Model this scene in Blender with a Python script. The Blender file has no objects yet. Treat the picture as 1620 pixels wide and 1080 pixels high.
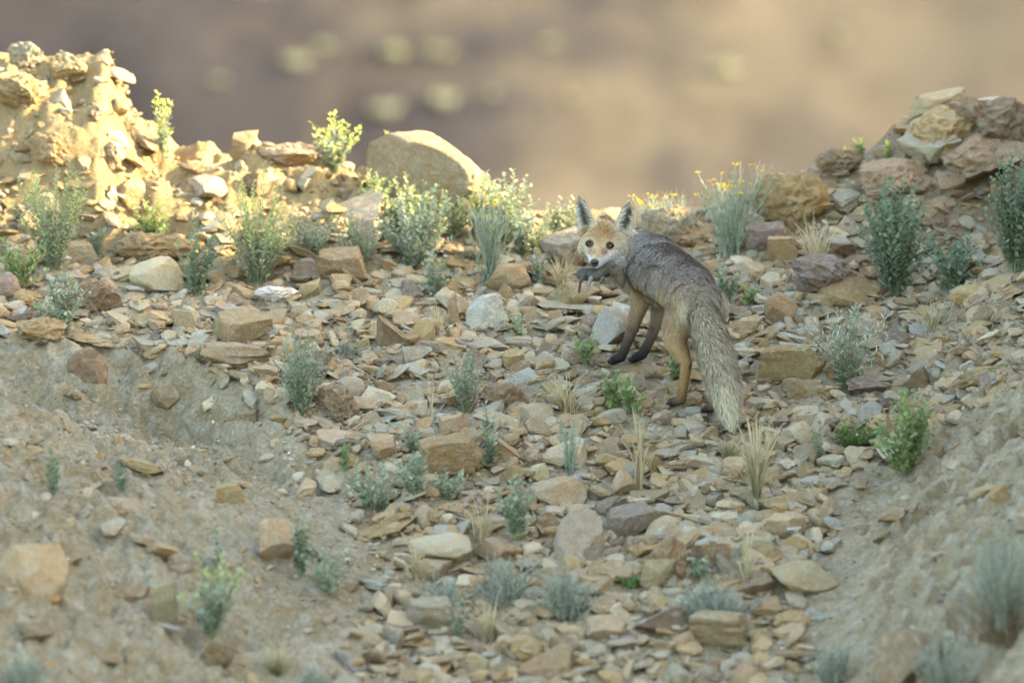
import bpy, bmesh, math, random
import numpy as np
from mathutils import Vector, Matrix, Euler
from mathutils.bvhtree import BVHTree

sc = bpy.context.scene
COL = sc.collection
R = math.radians

# ------------------------------------------------------------------ camera
FPX = 12530.0                       # focal length in photograph pixels (1620 wide)
PITCH = R(-6.0)
FWD = np.array([0, math.cos(PITCH), math.sin(PITCH)])
UP = np.array([0, -math.sin(PITCH), math.cos(PITCH)])
RIGHT = np.array([1.0, 0, 0])
def ray(px, py):
    d = FWD + RIGHT * ((px - 810) / FPX) + UP * ((540 - py) / FPX)
    return d / np.linalg.norm(d)
CAM = -ray(810, 640) * 24.0
cd = bpy.data.cameras.new('camera')
cam = bpy.data.objects.new('camera', cd); COL.objects.link(cam)
cam.location = CAM; cam.rotation_euler = (R(90) + PITCH, 0, 0)
cd.sensor_width = 36; cd.lens = FPX / 1620 * 36
cd.clip_start = 0.5; cd.clip_end = 600
cd.dof.use_dof = True; cd.dof.focus_distance = 24.18; cd.dof.aperture_fstop = 2.1
cd.dof.aperture_blades = 9
sc.camera = cam

# ------------------------------------------------------------------ light
SUN_EL = R(24.0)
SUN_TO = Vector((1.0, 0.0, 0)).normalized()          # horizontal direction towards the sun
w = bpy.data.worlds.new('World'); sc.world = w; w.use_nodes = True
nt = w.node_tree; bg = nt.nodes['Background']
sky = nt.nodes.new('ShaderNodeTexSky'); sky.sky_type = 'NISHITA'; sky.sun_disc = False
sky.sun_elevation = SUN_EL; sky.sun_rotation = math.atan2(SUN_TO.x, SUN_TO.y)
sky.air_density = 1.0; sky.dust_density = 3.0; sky.ozone_density = 0.6
nt.links.new(sky.outputs[0], bg.inputs[0]); bg.inputs[1].default_value = 0.15
sl = bpy.data.lights.new('sun', 'SUN'); sl.energy = 2.9; sl.angle = R(0.6); sl.color = (1.0, 0.86, 0.64)
sun = bpy.data.objects.new('sun', sl); COL.objects.link(sun)
sd = Vector((SUN_TO.x * math.cos(SUN_EL), SUN_TO.y * math.cos(SUN_EL), math.sin(SUN_EL)))
sun.rotation_euler = sd.to_track_quat('Z', 'Y').to_euler(); sun.location = (20, 5, 20)
vs = sc.view_settings
sc.display_settings.display_device = 'sRGB'
vs.view_transform = 'Standard'; vs.look = 'None'; vs.gamma = 1; vs.use_curve_mapping = False
vs.exposure = 3.28
vs.use_white_balance = True; vs.white_balance_temperature = 6850; vs.white_balance_tint = 5
sc.render.engine = 'CYCLES'

# ------------------------------------------------------------------ helpers
rng = np.random.default_rng(7)
def lin(r, g, b):
    c = np.array([r, g, b]) / 255.0
    return np.where(c <= 0.04045, c / 12.92, ((c + 0.055) / 1.055) ** 2.4)
def hsh(ix, iy, iz, s):
    n = (ix.astype(np.int64) * 374761393 + iy.astype(np.int64) * 668265263 + iz.astype(np.int64) * 2147483647 % 1274126177 + s * 144665) & 0x7fffffff
    n = ((n ^ (n >> 13)) * 1274126177) & 0x7fffffff
    n = ((n ^ (n >> 16)) * 668265263) & 0x7fffffff
    return ((n ^ (n >> 15)) & 0xffff) / 65535.0
def noise(x, y, z=None, s=0):
    x = np.asarray(x, float); y = np.asarray(y, float)
    z = np.zeros_like(x) if z is None else np.asarray(z, float)
    x, y, z = np.broadcast_arrays(x, y, z)
    ix, iy, iz = np.floor(x), np.floor(y), np.floor(z)
    fx, fy, fz = x - ix, y - iy, z - iz
    fx = fx * fx * (3 - 2 * fx); fy = fy * fy * (3 - 2 * fy); fz = fz * fz * (3 - 2 * fz)
    ix = ix.astype(np.int64); iy = iy.astype(np.int64); iz = iz.astype(np.int64)
    r = 0
    for a in (0, 1):
        for b in (0, 1):
            for c in (0, 1):
                wgt = (fx if a else 1 - fx) * (fy if b else 1 - fy) * (fz if c else 1 - fz)
                r = r + wgt * hsh(ix + a, iy + b, iz + c, s)
    return r * 2 - 1
def fbm(x, y, z=None, s=0, o=4, g=0.5):
    r = 0; a = 1.0; f = 1.0
    for i in range(o):
        r = r + a * noise(np.asarray(x) * f, np.asarray(y) * f, None if z is None else np.asarray(z) * f, s + i * 17)
        a *= g; f *= 2.03
    return r
def sstep(a, b, x):
    t = np.clip((np.asarray(x, float) - a) / (b - a), 0, 1)
    return t * t * (3 - 2 * t)
def mesh_from(name, V, F, color=None, smooth=True):
    V = np.asarray(V, np.float32); F = np.asarray(F, np.int32); k = F.shape[1]
    me = bpy.data.meshes.new(name)
    me.vertices.add(len(V)); me.vertices.foreach_set('co', V.ravel())
    me.loops.add(F.size); me.loops.foreach_set('vertex_index', F.ravel())
    me.polygons.add(len(F)); me.polygons.foreach_set('loop_start', np.arange(0, F.size, k, dtype=np.int32))
    me.polygons.foreach_set('use_smooth', np.full(len(F), smooth))
    if color is not None:
        a = me.color_attributes.new('Col', 'FLOAT_COLOR', 'POINT')
        c = np.ones((len(V), 4), np.float32); c[:, :3] = color
        a.data.foreach_set('color', c.ravel())
    me.update(calc_edges=True); me.validate()
    return me
def obj(name, me, mat=None, parent=None, **props):
    o = bpy.data.objects.new(name, me); COL.objects.link(o)
    if mat and me is not None and len(me.materials) == 0: me.materials.append(mat)
    if parent: o.parent = parent
    for k, v in props.items():
        if v is not None: o[k] = v
    return o

# ------------------------------------------------------------------ materials
def newmat(name):
    m = bpy.data.materials.new(name); m.use_nodes = True
    n = m.node_tree.nodes; b = n['Principled BSDF']
    b.inputs['Roughness'].default_value = 0.9
    b.inputs['Specular IOR Level'].default_value = 0.2
    return m, m.node_tree, b
def N(t, kind, **kw):
    n = t.nodes.new(kind)
    for k, v in kw.items(): setattr(n, k, v)
    return n
def tex(t, vec, scale, detail=5, rough=0.6, dist=0.0):
    n = N(t, 'ShaderNodeTexNoise'); n.inputs['Scale'].default_value = scale
    n.inputs['Detail'].default_value = detail; n.inputs['Roughness'].default_value = rough
    n.inputs['Distortion'].default_value = dist
    t.links.new(vec, n.inputs['Vector']); return n.outputs['Fac']
def ramp(t, fac, a, b, ca=(0, 0, 0, 1), cb=(1, 1, 1, 1)):
    n = N(t, 'ShaderNodeValToRGB'); e = n.color_ramp.elements
    e[0].position = a; e[1].position = b; e[0].color = ca; e[1].color = cb
    t.links.new(fac, n.inputs[0]); return n.outputs[0]
def mix(t, fac, a, b, mode='MIX'):
    n = N(t, 'ShaderNodeMix', data_type='RGBA', blend_type=mode)
    for i, v in ((0, fac), (6, a), (7, b)):
        if hasattr(v, 'links'): t.links.new(v, n.inputs[i])
        elif i == 0: n.inputs[0].default_value = v
        else: n.inputs[i].default_value = (*v, 1) if len(v) == 3 else v
    return n.outputs[2]
def bump(t, b, h, strength, dist, prev=None):
    n = N(t, 'ShaderNodeBump'); n.inputs['Strength'].default_value = strength; n.inputs['Distance'].default_value = dist
    t.links.new(h, n.inputs['Height'])
    if prev is not None: t.links.new(prev, n.inputs['Normal'])
    t.links.new(n.outputs[0], b.inputs['Normal']); return n.outputs[0]

def mat_stone(name, vcol):
    m, t, b = newmat(name)
    pos = N(t, 'ShaderNodeNewGeometry').outputs['Position']
    if vcol:
        base = N(t, 'ShaderNodeAttribute', attribute_name='Col').outputs['Color']
        vec = pos
    else:
        oi = N(t, 'ShaderNodeObjectInfo'); base = oi.outputs['Color']
        ad = N(t, 'ShaderNodeVectorMath', operation='ADD'); sc_ = N(t, 'ShaderNodeVectorMath', operation='SCALE')
        cb = N(t, 'ShaderNodeCombineXYZ')
        for i in range(3): t.links.new(oi.outputs['Random'], cb.inputs[i])
        t.links.new(cb.outputs[0], sc_.inputs[0]); sc_.inputs['Scale'].default_value = 37
        t.links.new(pos, ad.inputs[0]); t.links.new(sc_.outputs[0], ad.inputs[1]); vec = ad.outputs[0]
    n1 = tex(t, vec, 14, 5, 0.65, 0.6); n2 = tex(t, vec, 45, 6, 0.7, 0.3); n3 = tex(t, vec, 220, 3, 0.7)
    c = mix(t, ramp(t, n1, 0.42, 0.66), base, mix(t, 1.0, base, (1.04, 0.90, 0.72), 'MULTIPLY'))
    c = mix(t, ramp(t, n2, 0.50, 0.72, (0, 0, 0, 1), (0.75, 0.75, 0.75, 1)), c, mix(t, 0.55, c, tuple(lin(186, 178, 158)) , 'MIX'))
    c = mix(t, ramp(t, n2, 0.24, 0.42, (0.6, 0.6, 0.6, 1), (0, 0, 0, 1)), c, mix(t, 1.0, c, (0.55, 0.50, 0.46), 'MULTIPLY'))
    c = mix(t, 0.5, c, mix(t, 1.0, c, ramp(t, n3, 0.3, 0.7, (0.55, 0.55, 0.55, 1), (1.4, 1.4, 1.4, 1)), 'MULTIPLY'))
    t.links.new(c, b.inputs['Base Color'])
    p = bump(t, b, n2, 0.8, 0.02); bump(t, b, n3, 0.7, 0.004, p)
    return m
M_STONE = mat_stone('stone_rock', False)
M_CHIP = mat_stone('stone_chips', True)

def mat_ground():
    m, t, b = newmat('dry_earth')
    geo = N(t, 'ShaderNodeNewGeometry'); pos = geo.outputs['Position']
    n1 = tex(t, pos, 2.2, 4, 0.6, 0.4); n2 = tex(t, pos, 16, 6, 0.7, 0.4); n3 = tex(t, pos, 75, 5, 0.75, 0.3); n4 = tex(t, pos, 260, 3, 0.7)
    c = mix(t, ramp(t, n1, 0.38, 0.62), tuple(lin(164, 147, 114)), tuple(lin(148, 129, 94)))
    c = mix(t, ramp(t, n2, 0.45, 0.7), c, tuple(lin(178, 167, 142)))
    c = mix(t, ramp(t, n2, 0.25, 0.42, (0.8, 0.8, 0.8, 1), (0, 0, 0, 1)), c, tuple(lin(134, 112, 80)))
    c = mix(t, 0.6, c, mix(t, 1.0, c, ramp(t, n3, 0.3, 0.7, (0.38, 0.36, 0.33, 1), (1.4, 1.4, 1.4, 1)), 'MULTIPLY'))
    sp0 = N(t, 'ShaderNodeSeparateXYZ'); t.links.new(pos, sp0.inputs[0])
    yb_ = N(t, 'ShaderNodeMapRange'); t.links.new(sp0.outputs[1], yb_.inputs[0]); yb_.inputs[1].default_value = 0.95; yb_.inputs[2].default_value = 1.3
    xb_ = N(t, 'ShaderNodeMapRange'); t.links.new(sp0.outputs[0], xb_.inputs[0]); xb_.inputs[1].default_value = 0.3; xb_.inputs[2].default_value = 0.9
    soil = mix(t, xb_.outputs[0], mix(t, n3, tuple(lin(148, 116, 68)), tuple(lin(184, 160, 108))), mix(t, n3, tuple(lin(108, 86, 60)), tuple(lin(150, 126, 92))))  # warm sunlight on the bank partly put into its ochre; ridge earth browner
    yy_ = N(t, 'ShaderNodeMath', operation='MULTIPLY'); t.links.new(yb_.outputs[0], yy_.inputs[0]); yy_.inputs[1].default_value = .75
    c = mix(t, yy_.outputs[0], c, soil)
    # far hillside colour: shaded left and sunlit right painted in, with random mottling
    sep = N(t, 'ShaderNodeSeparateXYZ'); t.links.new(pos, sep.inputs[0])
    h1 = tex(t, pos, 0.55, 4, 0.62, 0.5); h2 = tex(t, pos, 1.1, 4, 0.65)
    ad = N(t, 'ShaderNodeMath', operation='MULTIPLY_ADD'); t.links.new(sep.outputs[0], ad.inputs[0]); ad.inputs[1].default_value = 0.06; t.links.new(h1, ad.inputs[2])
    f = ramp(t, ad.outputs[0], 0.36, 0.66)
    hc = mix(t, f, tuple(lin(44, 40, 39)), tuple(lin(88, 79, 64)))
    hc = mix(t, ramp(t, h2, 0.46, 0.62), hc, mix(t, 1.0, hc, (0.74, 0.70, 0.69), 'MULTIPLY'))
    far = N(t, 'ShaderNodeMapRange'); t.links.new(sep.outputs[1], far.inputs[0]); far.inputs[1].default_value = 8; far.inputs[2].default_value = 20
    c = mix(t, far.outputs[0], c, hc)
    t.links.new(c, b.inputs['Base Color'])
    p = bump(t, b, n2, 0.8, 0.04); p = bump(t, b, n3, 0.9, 0.018, p); bump(t, b, n4, 0.5, 0.003, p)
    return m
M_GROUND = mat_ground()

def mat_leaf(name, trans=0.35):
    m, t, b = newmat(name)
    a = N(t, 'ShaderNodeAttribute', attribute_name='Col').outputs['Color']
    t.links.new(a, b.inputs['Base Color']); b.inputs['Roughness'].default_value = 0.65
    tr = N(t, 'ShaderNodeBsdfTranslucent'); t.links.new(a, tr.inputs[0])
    ms = N(t, 'ShaderNodeMixShader'); ms.inputs[0].default_value = trans
    t.links.new(b.outputs[0], ms.inputs[1]); t.links.new(tr.outputs[0], ms.inputs[2])
    t.links.new(ms.outputs[0], t.nodes['Material Output'].inputs['Surface'])
    return m
M_LEAF = mat_leaf('leaf'); M_STEM = mat_leaf('stem', 0.1); M_GRASS = mat_leaf('grass_blade', 0.4); M_FLOWER = mat_leaf('yellow_petal', 0.3)

# ------------------------------------------------------------------ terrain
def pxx(px): return (px - 810) / 520.0
crL = [(-6, .55), (-2.6, .55), (-1.75, .44), (pxx(0), .43), (pxx(60), .44), (pxx(125), .41), (pxx(165), .24), (pxx(200), .20), (pxx(240), .12), (pxx(380), .115), (pxx(500), .12), (pxx(600), .085), (pxx(740), .02), (pxx(800), -.01),
       (pxx(1000), -.02), (pxx(1160), -.01), (pxx(1220), .04), (pxx(1270), .10), (pxx(1420), .17), (pxx(1460), .26), (pxx(1540), .30), (pxx(1620), .30), (1.9, .2), (2.25, .0), (6, .0)]
crx = np.array([a for a, b in crL]); cry = np.array([b for a, b in crL])
def edge_y(x): return np.interp(x, [-2.5, -1.2, -.9, -.5, -.2], [.38, .36, .16, -.25, -.5])
def hgt(x, y, detail=True):
    x, y = np.broadcast_arrays(np.asarray(x, float), np.asarray(y, float))
    yp = [-60, -26, -4, 1.35, 1.75, 2.1, 4, 12, 22, 30, 46, 120, 260]
    zp = [-6, -5.4, -1.072, .362, .445, .42, -.5, -6, -9.5, -8.5, -3.6, 40, 70]
    z = np.interp(y, yp, zp)
    near = sstep(4, 2.2, y) * sstep(-7, -4, y)
    # crest mounds
    z = z + np.interp(x, crx, cry) * sstep(1.08, 1.66, y) * sstep(3.2, 2.0, y)
    # eroded shelf on the left
    e = y - edge_y(x)
    amp = sstep(-.25, -1.05, x)
    a = np.interp(e, [-2.4, -1.2, -.55, -.26, -.04, .05, .7], [-.01, -.05, -.10, -.115, .055, .06, .0])
    z = z + a * amp * near
    z = z + .27 * np.maximum(0, np.interp(y, [-2.5, -1.1, -.2], [-.40, -.36, -.62]) - x) * sstep(.05, -.55, y) * near
    # right slope
    xr = np.interp(y, [-1.9, -.5, .8], [.85, 1.12, 1.32])
    z = z + .58 * np.maximum(0, x - xr) * sstep(1.25, .7, y) * near
    # unseen shoulder and bump to the right, shaped to shade gully and ridge
    hill = np.clip((x - 1.85) * 1.05, 0, 5.6) * sstep(11.0, 8.5, x)
    z = z + hill * sstep(1.36, 1.10, y) * sstep(-16, -11, y)
    z = z + .85 * sstep(1.8, 2.25, x) * sstep(5, 3.4, x) * sstep(.9, 1.1, y) * sstep(2.9, 2.3, y)
    # gully bed
    xc = .25 + .1 * y
    z = z - .06 * np.exp(-((x - xc) / .55) ** 2) * sstep(.9, -.6, y) * near
    # far hill folds
    farm = sstep(14, 30, y)
    z = z + farm * (.5 * fbm(x * .11, y * .09, s=5, o=3) + .10 * fbm(x * .6, y * .5, s=9, o=3))
    z = z + .014 * np.exp(-((x - .494) ** 2 + (y - .01) ** 2) / .06 ** 2)
    if detail:
        nearx = sstep(4.5, 2.2, np.abs(x)) * near
        z = z + nearx * .035 * fbm(x * 2.1, y * 1.6, s=21, o=3)
        z = z + nearx * 0.015 * fbm(x * 11, y * 8, s=31, o=4, g=.55)
        # crumbly lit bank and the eroded face: rills and clods
        bank = sstep(1.05, 1.3, y) * sstep(-.2, -.6, x)
        face = amp * sstep(-.6, -.3, e) * sstep(.12, -.02, e)
        sl = amp * sstep(.0, -.3, e) + sstep(xr - .05, xr + .2, x) * sstep(1.2, .8, y)
        rid = np.where(x < 0, 1 - np.abs(fbm((x + y) * 7, (x - y) * 2.6, s=41, o=4)), 1 - np.abs(fbm((x - y) * 7, (x + y) * 2.6, s=43, o=4)))
        z = z + nearx * (bank * (.060 * fbm(x * 7, y * 7, s=51, o=4, g=.52)) + face * .06 * (rid - .6) + np.clip(sl, 0, 1) * (.050 * (rid - .6) + .016 * fbm(x * 26, y * 18, s=61, o=3)))
    return z
def grow(a, b, step0, fac):
    out = []; s = step0; p = a
    while abs(p - a) < abs(b - a):
        s *= fac; p = p + math.copysign(s, b - a); out.append(p)
    return out
def axis(lo, hi, st, LO, HI, fac=1.09, cap=None):
    core = list(np.arange(lo, hi + st / 2, st))
    return np.array(sorted(grow(lo, LO, st, fac)) + core + grow(hi, HI, st, fac))
xs = axis(-1.9, 1.95, .0085, -150, 150)
yc = list(np.arange(-2.75, 2.25, .0095))
ys = np.array(sorted(grow(-2.75, -60, .0095, 1.09)) + yc + list(np.linspace(2.3, 12, 30)) + list(np.arange(12.5, 70, .6)) + grow(70, 260, .6, 1.12))
X, Y = np.meshgrid(xs, ys)
Z = hgt(X, Y)
nx, ny = len(xs), len(ys)
I = np.arange(nx * ny).reshape(ny, nx)
F = np.stack([I[:-1, :-1], I[:-1, 1:], I[1:, 1:], I[1:, :-1]], -1).reshape(-1, 4)
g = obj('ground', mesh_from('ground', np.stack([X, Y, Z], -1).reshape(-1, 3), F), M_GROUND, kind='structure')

def P(px, py, y):
    d = ray(px, py); return CAM + d * ((y - CAM[1]) / d[1])
_ym = np.arange(-3.2, 2.6, .006)
def G(px, py):
    """ground point seen at a photograph pixel"""
    d = ray(px, py); t = (_ym - CAM[1]) / d[1]
    p = CAM[None] + d[None] * t[:, None]
    below = p[:, 2] - hgt(p[:, 0], p[:, 1]) < 0
    i = int(np.argmax(below)) if below.any() else int(np.argmin(p[:, 2] - hgt(p[:, 0], p[:, 1])))
    q = p[i].copy(); q[2] = float(hgt(q[0], q[1])); return q
def to_px(p):
    v = np.asarray(p) - CAM; f = v @ FWD
    return 810 + FPX * (v @ RIGHT) / f, 540 - FPX * (v @ UP) / f
def gnormal(x, y, e=.05):
    dx = float(hgt(x + e, y, False) - hgt(x - e, y, False)) / (2 * e); dy = float(hgt(x, y + e, False) - hgt(x, y - e, False)) / (2 * e)
    return Vector((-dx, -dy, 1)).normalized()

# ------------------------------------------------------------------ stones
def ico(sub):
    bm = bmesh.new(); bmesh.ops.create_icosphere(bm, subdivisions=sub, radius=1)
    V = np.array([v.co[:] for v in bm.verts]); F = np.array([[v.index for v in f.verts] for f in bm.faces]); bm.free()
    return V / np.linalg.norm(V, axis=1)[:, None], F
ICO = {k: ico(k) for k in (1, 2, 3, 4, 5)}
def stone_shape(seed, form, sub):
    r = np.random.default_rng(seed); V, F = ICO[sub]; V = V.copy()
    if form == 'cobble': n, lo, hi, na = 10, .50, .82, .03
    elif form == 'block': n, lo, hi, na = 9, .34, .62, .025
    elif form == 'slab': n, lo, hi, na = 7, .38, .68, .02
    else: n, lo, hi, na = 18, .5, .85, .12              # rough
    if form == 'slab': V[:, 2] = np.sign(V[:, 2]) * np.abs(V[:, 2]) ** .6
    for i in range(n):
        d = r.normal(size=3)
        if form == 'slab': d[2] *= .3
        if form == 'block' and i < 4: d = np.eye(3)[i % 3] * r.choice([-1, 1]) + r.normal(size=3) * .18
        d /= np.linalg.norm(d); c = r.uniform(lo, hi)
        k = V @ d - c
        V -= np.where(k > 0, k * .985, 0)[:, None] * d
    o = r.uniform(0, 50, 3)
    nv = V / (np.linalg.norm(V, axis=1)[:, None] + 1e-6)
    q = V * 1.7 + o
    V += nv * (na * fbm(q[:, 0], q[:, 1], q[:, 2], s=seed % 97, o=4, g=.55))[:, None]
    q = V * 6 + o; V += nv * (.018 * fbm(q[:, 0], q[:, 1], q[:, 2], s=7, o=3, g=.6))[:, None]
    if form == 'rough':
        q = V * 4 + o; V += nv * (.07 * (1 - 2 * np.abs(fbm(q[:, 0], q[:, 1], q[:, 2], s=3, o=3))))[:, None]
    if form == 'slab':                                   # bedding layers: steps around the rim
        st = V[:, 2] * 4.5 + .5 * noise(V[:, 0] * 1.3 + o[0], V[:, 1] * 1.3, s=seed % 31)
        lay = np.floor(st); off = hsh(lay.astype(np.int64), lay.astype(np.int64) * 0 + seed, lay.astype(np.int64) * 0, 5)
        V[:, :2] *= (1 - .22 * off * np.abs(np.sin(np.arctan2(V[:, 1], V[:, 0]) * 1.5 + o[1])))[:, None]
        V[:, 2] += .10 * fbm(V[:, 0] * 2 + o[0], V[:, 1] * 2 + o[1], s=5, o=3)
    V -= (V.max(0) + V.min(0)) / 2; V /= np.abs(V).max(0)
    return V, F
LIB = {}
for fi, form in enumerate(('cobble', 'block', 'slab', 'rough')):
    for s in range(9 if form != 'rough' else 4):
        V, F = stone_shape(100 * fi + s + 1, form, 4)
        LIB[form, 0, s] = mesh_from(form + '_stone', V, F)
    for s in range(9 if form != 'rough' else 6):
        V, F = stone_shape(1000 + 100 * fi + s, form, 5)
        LIB[form, 1, s] = mesh_from(form + '_rock', V, F)
for me in LIB.values(): me.materials.append(M_STONE); me.set_sharp_from_angle(angle=R(32))

COLS = {'tan': (158, 138, 105), 'ochre': (154, 130, 90), 'grey': (150, 139, 115), 'slate': (154, 148, 130), 'brown': (136, 116, 87),
        'purple': (128, 112, 94), 'pale': (170, 156, 127), 'white': (200, 194, 178), 'dark': (108, 99, 84)}
CN = {'tan': 'tan', 'ochre': 'ochre', 'grey': 'grey', 'slate': 'pale blue-grey', 'brown': 'brown', 'purple': 'purplish brown', 'pale': 'pale cream', 'white': 'white', 'dark': 'dark grey'}
HX0, HY0, HS = -2.2, -2.9, .01
hx = np.arange(HX0, 2.2, HS); hy = np.arange(HY0, 2.4, HS)
HXX, HYY = np.meshgrid(hx, hy); HM = hgt(HXX, HYY); HG = HM.copy()
def hidx(x, y): return int((x - HX0) / HS), int((y - HY0) / HS)
def stamp(x, y, rx, top):
    i, j = hidx(x, y); k = max(1, int(rx / HS))
    i0, i1, j0, j1 = max(0, i - k), min(len(hx), i + k + 1), max(0, j - k), min(len(hy), j + k + 1)
    if i1 <= i0 or j1 <= j0: return
    d2 = ((hx[i0:i1][None] - x) ** 2 + (hy[j0:j1][:, None] - y) ** 2) / rx ** 2
    sub = HM[j0:j1, i0:i1]; gg = HG[j0:j1, i0:i1]
    HM[j0:j1, i0:i1] = np.where(d2 < 1, np.maximum(sub, gg + (top - gg) * np.sqrt(np.clip(1 - d2 * .8, 0, 1))), sub)
def rest(x, y, rx, wt=.55):
    i, j = hidx(x, y); k = max(1, int(rx * .6 / HS))
    a = HM[max(0, j - k):j + k + 1, max(0, i - k):i + k + 1]; b = HG[max(0, j - k):j + k + 1, max(0, i - k):i + k + 1]
    if a.size == 0: return float(hgt(x, y))
    return float(b.mean() * (1 - wt) + a.mean() * wt)
cnt = {}
def place(form, c, x, y, wx, dy, hz, yaw, tilt, embed=.3, big=0, label=None, group=None, name=None, follow=.7, zoff=0, wt=.55, roll=0):
    k = (form, big); cnt[k] = cnt.get(k, 0) + 1
    n = sum(1 for q in LIB if q[0] == form and q[1] == big)
    me = LIB[form, big, (cnt[k] * 5 + 1) % n]
    nv = Vector((0, 0, 1)).lerp(gnormal(x, y), follow).normalized()
    q = Vector((0, 0, 1)).rotation_difference(nv).to_matrix() @ Euler((tilt, roll, yaw)).to_matrix()
    zb = rest(x, y, min(wx, dy) / 2, wt) + zoff
    o = bpy.data.objects.new(name or {'slab': 'flat_stone', 'rough': 'rock'}.get(form, 'stone'), me); COL.objects.link(o)
    z = zb + hz * (.5 - embed)
    o.matrix_world = Matrix.Translation((x, y, z)) @ q.to_4x4() @ Matrix.Diagonal((wx / 2, dy / 2, hz / 2, 1))
    cc = lin(*COLS[c]) * rng.uniform(.78, 1.12) * (1 + rng.normal(size=3) * .025)
    o.color = (*np.clip(cc, .01, .85), 1)
    if label: o['label'] = label; o['category'] = 'slab' if form == 'slab' else ('boulder' if wx > .13 else 'stone')
    if group: o['group'] = group
    stamp(x, y, (wx + dy) / 4, zb + hz * (1 - embed))
    return o
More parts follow.
